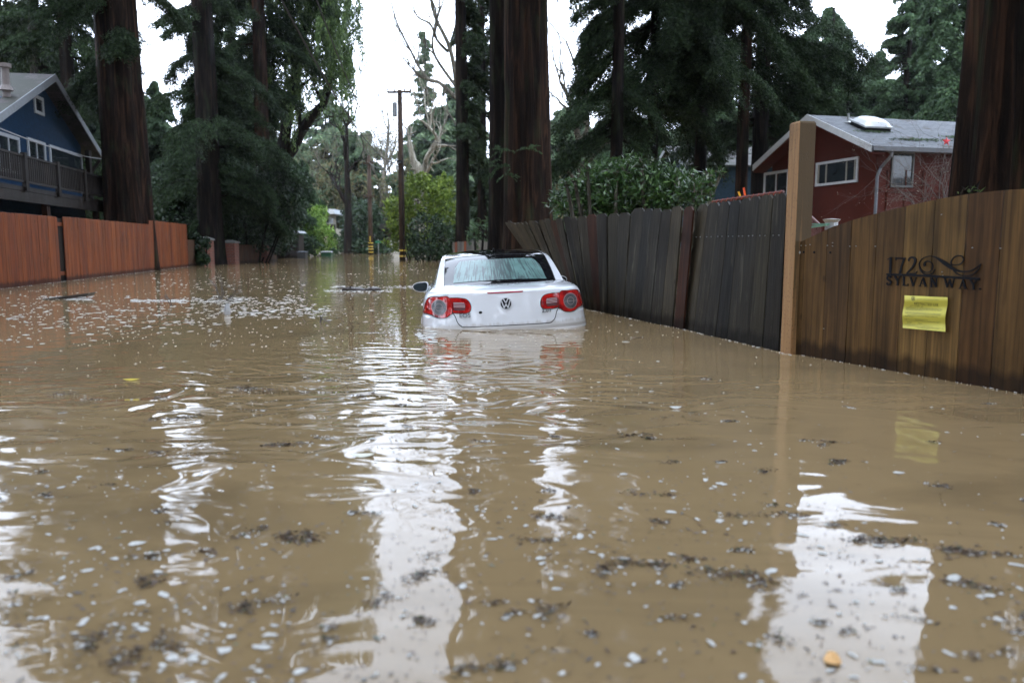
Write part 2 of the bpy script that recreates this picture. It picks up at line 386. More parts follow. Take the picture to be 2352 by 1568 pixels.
def trunk_mesh(mb, H, r0, r1, k=20, lean=(0, 0), flute=0.08, flare=0.35, seg=1.2, z0=-0.8):
    n = int(H / seg) + 2; vs = []
    ph = [random.uniform(0, 6.28) for _ in range(4)]
    for i in range(n):
        t = i / (n - 1); z = z0 + (H - z0) * t
        r = r0 + (r1 - r0) * t + r0 * flare * math.exp(-(z - z0) / 1.3)
        cx = lean[0] * t + 0.05 * sin(z * .5 + ph[0]) * (r0 + .1); cy = lean[1] * t
        for j in range(k):
            a = 2 * pi * j / k
            rr = r * (1 + flute * sin(5 * a + ph[1] + .08 * z) + flute * .6 * sin(9 * a + ph[2] - .1 * z) + random.uniform(-.025, .025))
            vs.append((cx + rr * cos(a), cy + rr * sin(a), z))
    fs = [(i * k + j, i * k + (j + 1) % k, (i + 1) * k + (j + 1) % k, (i + 1) * k + j) for i in range(n - 1) for j in range(k)]
    fs.append(tuple(range((n - 1) * k, n * k)))
    mb.add(vs, fs)

def crown_redwood(trunk, H, z0, Lmax, nb, lpb, leaf=(0.16, 0.05), azf=None, top_frac=0.35, droop=0.45, r=0.3, up=0.15, spread=0.30, prof=None):
    """returns vertices of needle sprays; adds limbs to the trunk mesh"""
    out = []
    for i in range(nb):
        for _ in range(30):
            a = random.uniform(0, 2 * pi)
            if azf is None or random.random() < azf(a): break
        h = z0 + (H - z0) * ((i + random.random()) / nb)
        t = (h - z0) / (H - z0)
        if prof: L = Lmax * prof(t) * random.uniform(0.6, 1.15)
        else: L = Lmax * min(1.0, 0.55 + 1.2 * t) * (1 - t) ** top_frac * random.uniform(0.55, 1.15)
        L = max(L, 0.5)
        d = np.array([cos(a), sin(a), 0.0]); side = np.array([-sin(a), cos(a), 0.0])
        upk = up + random.uniform(-.1, .15); dr = droop * random.uniform(.7, 1.3)
        P = lambda s: np.array([0, 0, h]) + d * s * L + np.array([0, 0, 1.0]) * (upk * s - dr * s * s) * L
        trunk.tube([P(0), P(.33), P(.66), P(.97)], [0.035 + .012 * L, .03 + .006 * L, 0.018, .006], 5, False)
        n = int(lpb * (0.35 + L / Lmax))
        m = max(6, int(n / 28))                       # twigs
        s = R.uniform(.08, 1.0, m) ** 0.8; sg = R.choice([-1, 1], m)
        lt = (0.12 + spread * L * (1 - .55 * s)) * R.uniform(.4, 1.2, m)
        ci = R.integers(0, m, n); q = R.uniform(0, 1, n)
        ss = s[ci]; off = q * lt[ci] * sg[ci]
        base = np.array([0, 0, h]) + d * (ss * L)[:, None] + np.array([0, 0, 1.0]) * ((upk * ss - dr * ss * ss) * L)[:, None]
        c = base + side * off[:, None] + d * (q * lt[ci] * .55)[:, None]
        c[:, 2] -= (np.abs(off) * .5 + q * q * .28 * R.uniform(.3, 1.5, m)[ci])
        c += R.normal(0, 0.055 + .012 * L, (n, 3)) * np.array([1, 1, .7])
        D = side * sg[ci][:, None] * .7 + d * .6 + np.array([0, 0, -.75])
        out.append(leaves(c, D, leaf[0], leaf[1], .45))
    return np.concatenate(out)

def place_tree(name, x, y, label, cat, group, H, r0, z0, Lmax, nb, lpb, bark=darkbark, leafm=L_dark, lean=(0, 0), r1f=.55, k=18, flare=.3, **kw):
    t = thing(name, (x, y, 0), label, cat, group)
    mb = MB(); trunk_mesh(mb, H, r0, r0 * r1f * (0.6 if H > 20 else .4), k, lean, flare=flare)
    V = crown_redwood(mb, H, z0, Lmax, nb, lpb, **kw)
    if lean != (0, 0):
        V[:, 0] += lean[0] * V[:, 2] / H
    mb.build('trunk', bark, t, world=False, smooth=True)
    npmesh('crown', V, quads(len(V) // 4), leafm, t)
    return t
def copy_tree(o, loc, rz, s, label=None):
    c = o.copy(); COL.objects.link(c); c.location = loc; c.rotation_euler = (0, 0, rz); c.scale = (s, s, s * random.uniform(.9, 1.1))
    if label: c['label'] = label
    for ch in o.children:
        d = ch.copy(); COL.objects.link(d); d.parent = c
    return c

def bare_branches(mb, p, d, L, r, depth, k=5, spread=.55, up=.15, tips=None, gnarl=.18, n=3):
    pts = [np.array(p, float)]; d = unit(np.array(d, float)); rad = [r]
    for i in range(n):
        d = unit(d + R.normal(0, gnarl, 3) + np.array([0, 0, up * .3]))
        pts.append(pts[-1] + d * L / n); rad.append(r * (1 - .4 * (i + 1) / n))
    mb.tube(pts, rad, max(3, k), False)
    if depth == 0:
        if tips is not None: tips.append((pts[-1], d))
        return
    nc = random.choice([2, 2, 3])
    for j in range(nc):
        q = pts[-1] if j < 2 else pts[-2]
        nd = unit(d + R.normal(0, spread, 3) + np.array([0, 0, up]))
        bare_branches(mb, q, nd, L * random.uniform(.62, .85), r * random.uniform(.5, .68), depth - 1, k - 1, spread, up, tips, gnarl, n)

def blob_leaves(blobs, per_m2, leaf, D=(0, 0, -.3), jit=.8, shell=.35, zmin=-.1):
    """leaves through the outer part of overlapping lumps"""
    out = []
    for (c, r) in blobs:
        r = np.array(r if hasattr(r, '__len__') else (r, r, r), float)
        area = 4 * pi * ((r[0] * r[1]) ** 1.6 + (r[0] * r[2]) ** 1.6 + (r[1] * r[2]) ** 1.6) ** (1 / 1.6) / 3 ** (1 / 1.6)
        n = int(area * per_m2)
        u = unit(R.normal(0, 1, (n, 3)))
        # lumpy radius
        lump = 1 + .16 * np.sin(u[:, 0] * 7 + c[0]) * np.sin(u[:, 2] * 6 + c[1]) + .12 * np.sin(u[:, 1] * 11 + u[:, 2] * 9)
        rad = (1 - shell * R.uniform(0, 1, n) ** 1.5) * lump * R.normal(1, .05, n)
        P = np.array(c) + u * rad[:, None] * r
        P = P[P[:, 2] > zmin]; uu = unit(P - np.array(c))
        out.append(leaves(P, uu * .5 + np.array(D), leaf[0], leaf[1], jit))
    return np.concatenate(out)
def bush(name, loc, label, cat, blobs, per, leaf, mat, stems=4, D=(0, 0, -.3), group=None, jit=.8, stem_mat=None, shell=.35):
    """blobs in world coordinates"""
    t = thing(name, loc, label, cat, group); o = np.array(loc)
    bl = [(np.array(c) - o, r) for c, r in blobs]
    V = blob_leaves(bl, per, leaf, D, jit, shell, zmin=-.1 - loc[2])
    npmesh('foliage', V, quads(len(V) // 4), mat, t)
    mb = MB()
    for i, (c, r) in enumerate(bl):
        rr = r if not hasattr(r, '__len__') else min(r)
        b = (c[0] * .3 + random.uniform(-.1, .1), c[1] * .3, -.7)
        mb.tube([b, (np.array(b) + c) / 2 + R.normal(0, .1, 3), c, c + np.array([0, 0, rr * .5])], [.05 + .01 * rr, .04, .025, .01], 5)
        for q in range(5):
            e = c + unit(R.normal(0, 1, 3)) * rr * .8
            mb.tube([c, (c + e) / 2 + R.normal(0, .05, 3), e], [.02, .012, .005], 4)
    mb.build('stems', stem_mat or darkbark, t, world=False)
    return t

# ------------------------------------------------------------------ world and light
w = bpy.data.worlds.new('World'); scene.world = w; w.use_nodes = True
nt = w.node_tree; bg = nt.nodes['Background']
sky = N(nt, 'ShaderNodeTexSky', sky_type='NISHITA'); sky.sun_disc = False
SUN_EL, SUN_ROT = radians(50), radians(200)
sky.sun_elevation = SUN_EL; sky.sun_rotation = SUN_ROT; sky.dust_density = 6; sky.air_density = 1.0; sky.ozone_density = 1
# a closed cloud deck: greys the blue sky out, with soft lighter and darker cloud
f = noise(nt, coord(nt, (1, 1, 2.5), 'Generated'), 1.6, 5, 0.55)
cl = ramp(nt, f, [(0.3, (11.6, 13.4, 16.6)), (0.7, (14.8, 16.8, 20.2))])
mx = mix(nt, sky.outputs['Color'], cl, 0.93)
nt.links.new(mx, bg.inputs['Color']); bg.inputs['Strength'].default_value = 0.12
sd = bpy.data.lights.new('sun', 'SUN'); sd.energy = 0.5; sd.angle = radians(25); sd.color = (1, .97, .93)
so = bpy.data.objects.new('sun', sd); COL.objects.link(so); so.rotation_euler = (radians(90) - SUN_EL, 0, radians(180) - SUN_ROT)
scene.view_settings.view_transform = 'Standard'; scene.view_settings.look = 'None'
scene.view_settings.exposure = 1.4; scene.view_settings.gamma = 1
scene.render.engine = 'CYCLES'
scene.cycles.max_bounces = 6; scene.cycles.diffuse_bounces = 3; scene.cycles.glossy_bounces = 4; scene.cycles.transmission_bounces = 4
scene.cycles.transparent_max_bounces = 8

# ------------------------------------------------------------------ ground and water
def ground():
    xs = np.concatenate([np.linspace(-400, -40, 24), np.linspace(-36, 36, 60), np.linspace(40, 400, 24)])
    ys = np.concatenate([np.linspace(-300, -20, 20), np.linspace(-16, 120, 90), np.linspace(126, 600, 40)])
    V = []
    for y in ys:
        for x in xs:
            z = -0.75
            k = max(0, y - 74 - .25 * abs(x)); z += min(.85, k * .08) + max(0, k - 12) * .055
            k = max(0, abs(x + 1) - 45) if y > -30 else max(0, abs(x) - 60); z += min(30, k * .10)
            k = max(0, -y - 40); z += k * .03
            z += .08 * sin(x * .9) * cos(y * .7)
            V.append((x, y, z))
    n = len(xs)
    F_ = [(j * n + i, j * n + i + 1, (j + 1) * n + i + 1, (j + 1) * n + i) for j in range(len(ys) - 1) for i in range(n - 1)]
    mb = MB(); mb.add(V, F_)
    m, nt, b = nodes('forest_floor')
    f = noise(nt, coord(nt), 0.6, 8, 0.7)
    nt.links.new(ramp(nt, f, [(0.35, (0.020, 0.015, 0.009)), (0.55, (0.06, 0.042, 0.024)), (0.7, (0.025, 0.035, 0.012))]), b.inputs['Base Color'])
    b.inputs['Roughness'].default_value = 0.9; bump(nt, b, f, 1, .1)
    tag(mb.build('ground', m, smooth=True), kind='structure')
ground()
mb = MB(); mb.add([(-130, -90, 0), (130, -90, 0), (130, 130, 0), (-130, 130, 0)], [(0, 1, 2, 3)])
tag(mb.build('water', water_mat), kind='structure')

# ------------------------------------------------------------------ right fence: leaning grey boards
def lerp(tab, t):
    tab = np.array(tab, float); return np.array([np.interp(t, tab[:, 0], tab[:, i]) for i in range(1, tab.shape[1])])
def board(mb, b0, b1, t1, t0, nrm, th=0.02, dog=0.03, below=0.6):
    """tapered board from two base points to two top points, clipped corners, thickness along nrm"""
    b0, b1, t0, t1 = [np.array(p, float) for p in (b0, b1, t0, t1)]
    a0 = b0 - (t0 - b0) / (t0[2] - b0[2]) * below; a1 = b1 - (t1 - b1) / (t1[2] - b1[2]) * below
    e = (t1 - t0); up = unit(t0 - b0) * dog
    if dog > 0: loop = [a0, a1, t1 - up, t1 - e * .22, t0 + e * .22, t0 - up]
    else: loop = [a0, a1, t1, t0]
    mb.prism(loop, np.array(nrm) * th)
tabA = [(14.2, .78, -.16, 1.30), (12.8, .87, .287, 1.27), (11.2, 1.06, .887, 1.29), (9.75, 1.46, 1.585, 1.326), (8.56, 1.82, 1.89, 1.31)]
tabA = sorted(tabA)
tf = thing('leaning_fence', (1.4, 11, 0), 'weathered dark grey board fence sagging sideways over the white car', 'fence', 'grey board fences on the right')
mg = MB(); mr = MB(); YA = []
y = 8.46
while y < 14.1:
    YA.append(y); y += .262 - .012 * (y - 8.5)
YA.append(y)
for i in range(len(YA) - 1):
    y0, y1 = YA[i] + .004, YA[i + 1] - .008
    p0 = lerp(tabA, y0); p1 = lerp(tabA, y1)
    dz = random.uniform(-.025, .02); nr = (random.uniform(-.01, .012), 0, 0)
    tgt = mr if i in (0, 9, 14) else mg
    off = random.uniform(-.012, .012)
    sk = random.uniform(-.03, .03)
    board(tgt, (p0[0] + off, y0, 0), (p1[0] + off, y1, 0), (p1[1] + off, y1 + sk, p1[2] + dz), (p0[1] + off, y0 + sk, p0[2] + dz), (1, .25, 0), .02, .04)
mg.build('boards', wood_grey, tf); 
for o in each(mr, 'rusty_board', wood_rust, tf): o['label'] = 'reddish brown replacement board'
mb = MB()
for zz in (.28, .98):
    pts = []
    for yy in np.linspace(8.7, 14.0, 9):
        p = lerp(tabA, yy); k = zz / p[2]; pts.append((p[0] + (p[1] - p[0]) * k + .055, yy, zz))
    for a, b_ in zip(pts[:-1], pts[1:]): mb.bar(a, b_, .04, .09)
each(mb, 'rail', wood_grey, tf, per=8)
mb = MB()
for yy in (8.62, 10.9, 13.2):
    p = lerp(tabA, yy); mb.bar((p[0] + .14, yy, -.7), (p[1] + .14, yy, p[2] - .06), .09)
each(mb, 'post', wood_grey, tf)

# near panel of the same fence, upright boards with pale weathering
tf = thing('fence_panel', (2.1, 7.6, 0), 'grey fence panel with pale streaks and a knot hole, next to the tan post', 'fence', 'grey board fences on the right')
tops = [(1603, 471), (1626, 466), (1652, 465), (1676, 462.5), (1700, 458.5), (1722, 453), (1745, 450), (1775, 446.5), (1806, 443)]
bots = [(1567, 754), (1592, 761), (1617, 768), (1642, 774), (1668, 779), (1692, 785), (1718, 791), (1750, 798), (1786, 807)]
mg = MB()
P = []
for tpx, bpx in zip(tops, bots):
    b_ = onwater(*bpx); P.append((b_, at(tpx[0], tpx[1], b_[1])))
for i in range(len(P) - 1):
    (b0, t0), (b1, t1) = P[i], P[i + 1]
    off = random.uniform(0, .010)
    e = (b1 - b0) * .012
    board(mg, b0 + e, b1 - e, t1 - e, t0 + e, (1, .22, 0), .02, .035)
    mg.v[-12:] = [(a + off, b2, c) for a, b2, c in mg.v[-12:]]
mg.build('boards', wood_grey, tf)
mb = MB()
for zz in (.3, 1.0):
    mb.bar(P[0][0] + (P[0][1] - P[0][0]) * zz / 1.3 + (.07, 0, 0), P[-1][0] + (.1, -.0, zz), .04, .09)
each(mb, 'rail', wood_grey, tf)
mb = MB(); mb.bar(P[0][0] + (.1, .1, -.7), P[0][1] + (.1, .1, -.1), .09); mb.build('post', wood_grey, tf)
mb = MB(); kh = at(1744, 770, P[6][0][1] + .02) - np.array((.006, 0, 0))
mb.tube([kh + np.array((-.004, 0, -.035)), kh + np.array((-.004, 0, 0)), kh + np.array((-.004, 0, .035))], [.008, .02, .008], 8)
mb.build('knot_hole', m_plain('knot_pale', (.10, .085, .055), .8), tf)
mb = MB()
for i in range(len(P) - 1):
    for kx in (.3, .7):
        for zz in (.98,):
            q = P[i][0] * (1 - kx) + P[i + 1][0] * kx; q2 = P[i][1] * (1 - kx) + P[i + 1][1] * kx
            c = q + (q2 - q) * (zz / q2[2]); mb.box(c - np.array((.006, 0, 0)), (.008, .010, .010))
each(mb, 'nail_head', steel, tf)

# far stretch of grey fence beyond the car
tf = thing('far_fence', (-1.3, 29, 0), 'distant grey picket fence with two orange boards, beyond the car roof', 'fence', 'grey board fences on the right')
mg = MB(); mr = MB()
x0, x1 = X(1040, 33), X(1185, 27); n = 24
for i in range(n):
    a = np.array([x0 + (x1 - x0) * i / n, 33 - 6 * i / n, 0]); b_ = np.array([x0 + (x1 - x0) * (i + .94) / n, 33 - 6 * (i + .94) / n, 0])
    h = Zh(556, a[1]) + .035 * i / n * 8 * .5 + random.uniform(-.02, .02)
    board(mr if i in (1, 5, 19) else mg, a, b_, b_ + (0, 0, h), a + (0, 0, h), (.1, 1, 0), .02, .03)
mg.build('boards', wood_grey2, tf); each(mr, 'orange_board', wood_orange, tf)
mb = MB()
for zz in (.2, .8): mb.bar((x0, 33.06, zz), (x1, 27.06, zz), .04, .09)
each(mb, 'rail', wood_grey2, tf)

# ------------------------------------------------------------------ post and gate
pb = onwater(1800, 812); PA = onwater(1783, 806); PB = onwater(1815, 813.5); PC = onwater(1838, 812)
pt = thing('gate_post', (PB[0], PB[1], 0), 'tall tan treated timber post between grey fence and brown gate', 'post')
e1 = PA - PB; e2 = PC - PB
e1 = unit(e1) * .145; n2 = np.array([-e1[1], e1[0], 0]); n2 = n2 if n2[0] > 0 else -n2
e2 = unit(n2) * .145
def sq(z, s=0.0): 
    c = PB + (e1 + e2) / 2
    return [c + (q - c) * (1 - s) + np.array([0, 0, z]) for q in (PB, PB + e2, PB + e1 + e2, PB + e1)]
mb = MB(); mb.hexa(sq(-.75), sq(1.87)); mb.hexa(sq(1.87), sq(1.885, .12))
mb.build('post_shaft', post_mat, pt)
mb = MB()
for (px, py, r_) in ((1836, 580, .013),):
    c = at(px, py, (PB + e2)[1]) + np.array([-.0, -.01, 0]); mb.tube([c + np.array([0, .02, 0]), c + np.array([-.003, -.012, 0]), c + np.array([-.004, -.018, 0])], [r_, r_, r_ * .5], 10)
mb.build('bolt', steel, pt)

G0 = onwater(1838, 815); G1 = onwater(2352, 905)
GU = unit(G1 - G0); GN = np.array([GU[1], -GU[0], 0.0]); GN = GN if GN[1] < 0 else -GN  # normal towards the road
if GN @ (np.array([0, 0, 0]) - G0) < 0: GN = -GN
def gate_pt(px, py, off=0.0):
    r = ray(px, py); c = np.array([0, 0, CH]); t = ((G0 + GN * off - c) @ GN) / (r @ GN); return c + r * t
def crop8(cx, cy): return ((3150 + cx / 1.845) / 1.7415, (750 + cy / 1.845) / 1.7415)
gt = thing('wooden_gate', tuple(G0), 'brown stained vertical board gate with an arched top', 'gate')
# top curve as function of distance along the gate
topc = [(95, 402), (150, 375), (325, 293), (505, 232), (690, 183), (910, 130), (1130, 82), (1380, 42), (1650, 15), (1745, 12)]
tt = []
for c in topc:
    p = gate_pt(*crop8(*c)); tt.append(((p - G0) @ GU, p[2]))
tt.append((tt[-1][0] + .5, tt[-1][1] + .01)); tt.append((tt[-1][0] + .6, tt[-1][1] - .06)); tt.append((tt[-1][0] + 1.4, tt[-1][1] - .35))
seams = [(35, 1210), (90, 1240), (250, 1262), (422, 1285), (603, 1322), (800, 1360), (1010, 1395), (1240, 1435), (1490, 1475), (1730, 1510)]
ss = [(gate_pt(*crop8(*c)) - G0) @ GU for c in seams]
wd = ss[-1] - ss[-2]
while ss[-1] < tt[-1][0] - .2: ss.append(ss[-1] + wd * .97)
mg = MB()
for a, b_ in zip(ss[:-1], ss[1:]):
    a += .004; b_ -= .004; top = []
    for q in np.linspace(b_, a, 5): top.append(G0 + GU * q + np.array([0, 0, np.interp(q, [k[0] for k in tt], [k[1] for k in tt])]))
    loop = [G0 + GU * a + np.array([0, 0, -.6]), G0 + GU * b_ + np.array([0, 0, -.6])] + top
    off = -GN * random.uniform(0, .004)
    mg.prism([p + off for p in loop], -GN * .022)
mg.build('boards', wood_gate, gt)
mb = MB()
for zz in (.15, .82): mb.bar(G0 + GU * .05 - GN * .045 + (0, 0, zz), G0 + GU * (ss[-1]) - GN * .045 + (0, 0, zz), .04, .09)
each(mb, 'rail', wood_gate, gt)
mb = MB()
for c in ((120, 476), (198, 478), (316, 480)):
    p = gate_pt(*crop8(*c)); mb.tube([p - GN * .01, p + GN * .006, p + GN * .010], [.009, .009, .004], 8)
each(mb, 'bolt_head', iron, gt)
mb = MB()
for c in ((102, 428), (136, 428), (168, 422), (296, 428), (334, 408), (334, 432), (462, 434), (508, 432), (650, 434), (1138, 200), (1366, 444), (1573, 448), (1143, 622), (1147, 650), (60, 1022), (268, 1040)):
    p = gate_pt(*crop8(*c)); mb.box(p + GN * .002, (.007, .007, .007))
each(mb, 'nail_head', steel, gt)
# far jamb post of the gate, outside the picture
mb = MB(); q = G0 + GU * (ss[-1] + .1); mb.bar(q + (0, 0, -.7), q + (0, 0, 1.3), .14)
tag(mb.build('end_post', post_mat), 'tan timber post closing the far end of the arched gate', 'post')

# house number sign traced on the gate plane (crop px of a 4.127x enlargement)
def sg(cx, cy, off=.012): return gate_pt((3500 + cx / 4.127) / 1.7415, (980 + cy / 4.127) / 1.7415, off)
PXM = 0.000445
def stroke(mb, pts, ws, th=.006, smooth=True):
    pts = [np.array(p, float) for p in pts]
    if not hasattr(ws, '__len__'): ws = [ws] * len(pts)
    if smooth and len(pts) > 2:
        q = []; wq = []
        for i in range(len(pts) - 1):
            p0, p1, p2, p3 = pts[max(i - 1, 0)], pts[i], pts[i + 1], pts[min(i + 2, len(pts) - 1)]
            for k in range(6):
                t = k / 6; q.append(.5 * ((2 * p1) + (-p0 + p2) * t + (2 * p0 - 5 * p1 + 4 * p2 - p3) * t * t + (-p0 + 3 * p1 - 3 * p2 + p3) * t ** 3)); wq.append(ws[i] * (1 - t) + ws[i + 1] * t)
        q.append(pts[-1]); wq.append(ws[-1]); pts, ws = q, wq
    L = []; Rr = []
    for i, p in enumerate(pts):
        d = unit(pts[min(i + 1, len(pts) - 1)] - pts[max(i - 1, 0)]); n = np.array([-d[1], d[0]])
        L.append(p + n * ws[i] / 2); Rr.append(p - n * ws[i] / 2)
    vs = []
    for a, b_ in zip(L, Rr): vs += [sg(*a), sg(*b_), sg(*a) - GN * th, sg(*b_) - GN * th]
    fs = []
    for i in range(len(pts) - 1):
        o = 4 * i; fs += [(o, o + 1, o + 5, o + 4), (o + 2, o + 6, o + 7, o + 3), (o, o + 4, o + 6, o + 2), (o + 1, o + 3, o + 7, o + 5)]
    o = 4 * (len(pts) - 1); fs += [(0, 2, 3, 1), (o, o + 1, o + 3, o + 2)]
    mb.add(vs, fs)
G = {  # serif capitals: strokes in a unit box, thickness relative to height
 'S': [([(.92, .22), (.75, .06), (.45, .02), (.15, .15), (.2, .38), (.55, .5), (.88, .66), (.82, .9), (.5, .99), (.2, .95), (.06, .78)], .12)],
 'Y': [([(.08, .03), (.5, .52)], .15), ([(.92, .03), (.5, .52)], .07), ([(.5, .5), (.5, .97)], .15), ([(-.04, .02), (.3, .02)], .05), ([(.72, .02), (1.02, .02)], .05), ([(.28, .98), (.72, .98)], .05)],
 'L': [([(.25, .02), (.25, .97)], .15), ([(.05, .98), (.95, .98)], .08), ([(.95, .98), (1, .75)], .06), ([(.05, .02), (.45, .02)], .05)],
 'V': [([(.1, .03), (.5, .98)], .15), ([(.92, .03), (.5, .98)], .07), ([(-.06, .02), (.32, .02)], .05), ([(.72, .02), (1.05, .02)], .05)],
 'A': [([(.5, .02), (.1, .97)], .07), ([(.5, .02), (.88, .97)], .15), ([(.25, .65), (.75, .65)], .06), ([(-.06, .98), (.28, .98)], .05), ([(.7, .98), (1.06, .98)], .05)],
 'N': [([(.15, .02), (.15, .97)], .07), ([(.15, .02), (.85, .97)], .15), ([(.85, .02), (.85, .97)], .07), ([(-.02, .98), (.32, .98)], .05), ([(.68, .02), (1.02, .02)], .05)],
 'W': [([(.03, .03), (.28, .98)], .14), ([(.5, .1), (.28, .98)], .06), ([(.5, .1), (.74, .98)], .14), ([(.98, .03), (.74, .98)], .06), ([(-.08, .02), (.18, .02)], .05), ([(.85, .02), (1.08, .02)], .05)],
}
st = thing('house_number_sign', tuple(sg(950, 500)), 'black iron house number sign with a scroll, fixed on the brown gate', 'sign')
z = False; mb = MB()
stroke(mb, [(205, 238), (268, 205)], 14, smooth=z); stroke(mb, [(258, 200), (245, 465)], 36, smooth=z)
mb.build('numeral', iron, st); mb = MB()
stroke(mb, [(335, 217), (498, 222)], 28, smooth=z); stroke(mb, [(345, 215), (340, 255)], 12, smooth=z); stroke(mb, [(482, 225), (440, 330), (405, 475)], 28)
mb.build('numeral', iron, st); mb = MB()
stroke(mb, [(548, 265), (562, 222), (612, 203), (658, 235), (652, 300), (600, 385), (525, 462)], [20, 24, 28, 38, 36, 26, 20]); stroke(mb, [(515, 470), (665, 474)], 24, smooth=z); stroke(mb, [(664, 475), (690, 430)], [18, 8], smooth=z)
mb.build('numeral', iron, st)
mb = MB(); stroke(mb, [(185, 484), (640, 500), (1100, 522), (1725, 560)], [34, 36, 36, 40]); mb.build('bar', iron, st)
mb = MB()
stroke(mb, [(822, 345), (808, 318), (825, 283), (872, 268), (925, 290), (948, 345), (930, 410), (875, 448), (805, 440), (748, 392), (725, 320), (755, 248), (820, 203), (900, 185), (980, 196), (1060, 240), (1150, 300), (1250, 370), (1350, 420), (1450, 438), (1560, 430), (1650, 385), (1745, 310)],
       [40, 36, 26, 18, 14, 14, 14, 14, 14, 14, 14, 14, 14, 14, 20, 40, 66, 56, 34, 26, 22, 16, 8])
stroke(mb, [(722, 300), (735, 390), (785, 462), (860, 490), (935, 470), (985, 400)], [12, 14, 20, 24, 18, 8])
stroke(mb, [(1262, 340), (1252, 280), (1290, 212), (1362, 176), (1432, 188), (1457, 238), (1425, 300), (1350, 328), (1270, 325)], 17)
stroke(mb, [(1290, 415), (1350, 475), (1440, 506), (1540, 508), (1620, 478), (1695, 412), (1745, 310)], [20, 18, 16, 16, 16, 14, 8])
mb.build('scroll', iron, st)
for ch, cx, ty, wd_, ht in (('S', 225, 508, 80, 150), ('Y', 368, 515, 100, 150), ('L', 495, 520, 95, 150), ('V', 628, 527, 115, 155), ('A', 785, 535, 125, 152), ('N', 968, 540, 120, 155), ('W', 1225, 548, 165, 158), ('A', 1445, 566, 130, 160), ('Y', 1620, 574, 115, 162)):
    mb = MB()
    for pl, t_ in G[ch]:
        stroke(mb, [(cx + (a - .5) * wd_, ty + b_ * ht + (a - .5) * wd_ * .05) for a, b_ in pl], t_ * 150 * 1.25, smooth=len(pl) > 3)
    mb.build('letter', iron, st)
mb = MB()
stroke(mb, [(1712, 722), (1742, 724)], 30, smooth=False)
mb.build('full_stop', iron, st)

# yellow notice
ntc = thing('paper_notice', tuple(sg(820, 1120)), 'curling yellow official notice taped on the gate below the number sign', 'notice')
paper = m_plain('yellow_paper', (0.62, 0.56, 0.085), 0.4, var=.04)
ink = m_plain('ink', (0.03, 0.03, 0.02), 0.6); ink2 = m_plain('faint_ink', (0.14, 0.12, 0.03), 0.6)
def pp(u, v, off=0.0):
    """u,v in 0..1 on the paper -> world"""
    t = np.array([482 + (1195 - 482) * u, 830 + (863 - 830) * u]); b_ = np.array([448 + (1152 - 448) * u, 1367 + (1430 - 1367) * u])
    p = t * (1 - v) + b_ * v; p = p + np.array([10 * sin(v * 7.5 + .3), 0])
    wv = .012 + .011 * sin(v * 13 + u * 1.3 - .4) * (1 - .3 * u) + .010 * u * v
    return sg(p[0], p[1], .004 + max(.002, wv) + off)
mb = MB(); n1, n2 = 12, 30
vs = [pp(i / n1, j / n2) for j in range(n2 + 1) for i in range(n1 + 1)]
mb.add(vs, [(j * (n1 + 1) + i, j * (n1 + 1) + i + 1, (j + 1) * (n1 + 1) + i + 1, (j + 1) * (n1 + 1) + i) for j in range(n2) for i in range(n1)])
mb.build('sheet', paper, ntc, smooth=True)
def pline(mb, u0, v0, u1, v1, hw, off=.0012, n=8):
    for i in range(n):
        a, b_ = i / n, (i + 1) / n
        p = [(u0 + (u1 - u0) * a, v0 + (v1 - v0) * a), (u0 + (u1 - u0) * b_, v0 + (v1 - v0) * b_)]
        mb.add([pp(p[0][0], p[0][1] - hw, off), pp(p[1][0], p[1][1] - hw, off), pp(p[1][0], p[1][1] + hw, off), pp(p[0][0], p[0][1] + hw, off)], [(0, 1, 2, 3)])
mb = MB()
for v, a, b_ in ((.095, .28, .80), (.36, .05, .9), (.385, .05, .9), (.41, .06, .88), (.43, .05, .45), (.50, .05, .9), (.525, .05, .88), (.545, .06, .9), (.70, .28, .6), (.715, .05, .5), (.74, .3, .9), (.76, .05, .85), (.88, .06, .5), (.885, .5, .7), (.92, .08, .95), (.94, .3, .85), (.965, .35, .62)):
    pline(mb, a, v, b_, v - .005, .0035)
mb.build('printed_lines', ink2, ntc)
def text_mesh(s, size=1.0, ext=0.0):
    c = bpy.data.curves.new('t', 'FONT'); c.body = s; c.size = size; c.extrude = ext; c.resolution_u = 3; c.align_x = 'CENTER'
    o = bpy.data.objects.new('t', c); me = bpy.data.meshes.new_from_object(o)
    vs = [tuple(v.co) for v in me.vertices]; fs = [tuple(p.vertices) for p in me.polygons]
    bpy.data.objects.remove(o); bpy.data.curves.remove(c); bpy.data.meshes.remove(me); return vs, fs
mb = MB()
for s, cu, cv, hh, wsc in (('RESTRICTED USE', .51, .270, .105, .0), ('172  SYLVAN  WY', .30, .33, .055, 0), ('DO NOT ENTER  OR OCCUPY  BEFORE  POWER  SAFE', .47, .605, .040, 0), ('ELECTRICAL', .16, .645, .05, 0)):
    vs, fs = text_mesh(s, 1.0)
    mb.add([pp(cu + x * hh * .72, cv - y * hh, .0016) for x, y, _ in vs], fs)
for k in range(2):
    u0, v0 = (.10, .815) if k == 0 else (.35, .82)
    q = [(u0 + i * .012, v0 + .022 * sin(i * 2.1 + k)) for i in range(10)]
    for a, b_ in zip(q[:-1], q[1:]): pline(mb, a[0], a[1], b_[0], b_[1], .006, .0016, 1)
mb.build('text', ink, ntc)
mb = MB(); cs = [pp(.20 + .045 * cos(a), .085 + .062 * sin(a), .0016) for a in np.linspace(0, 2 * pi, 24)[:-1]]; ci = [pp(.20 + .036 * cos(a), .085 + .05 * sin(a), .0016) for a in np.linspace(0, 2 * pi, 24)[:-1]]
mb.add(cs + ci, [(i, (i + 1) % 23, 23 + (i + 1) % 23, 23 + i) for i in range(23)])
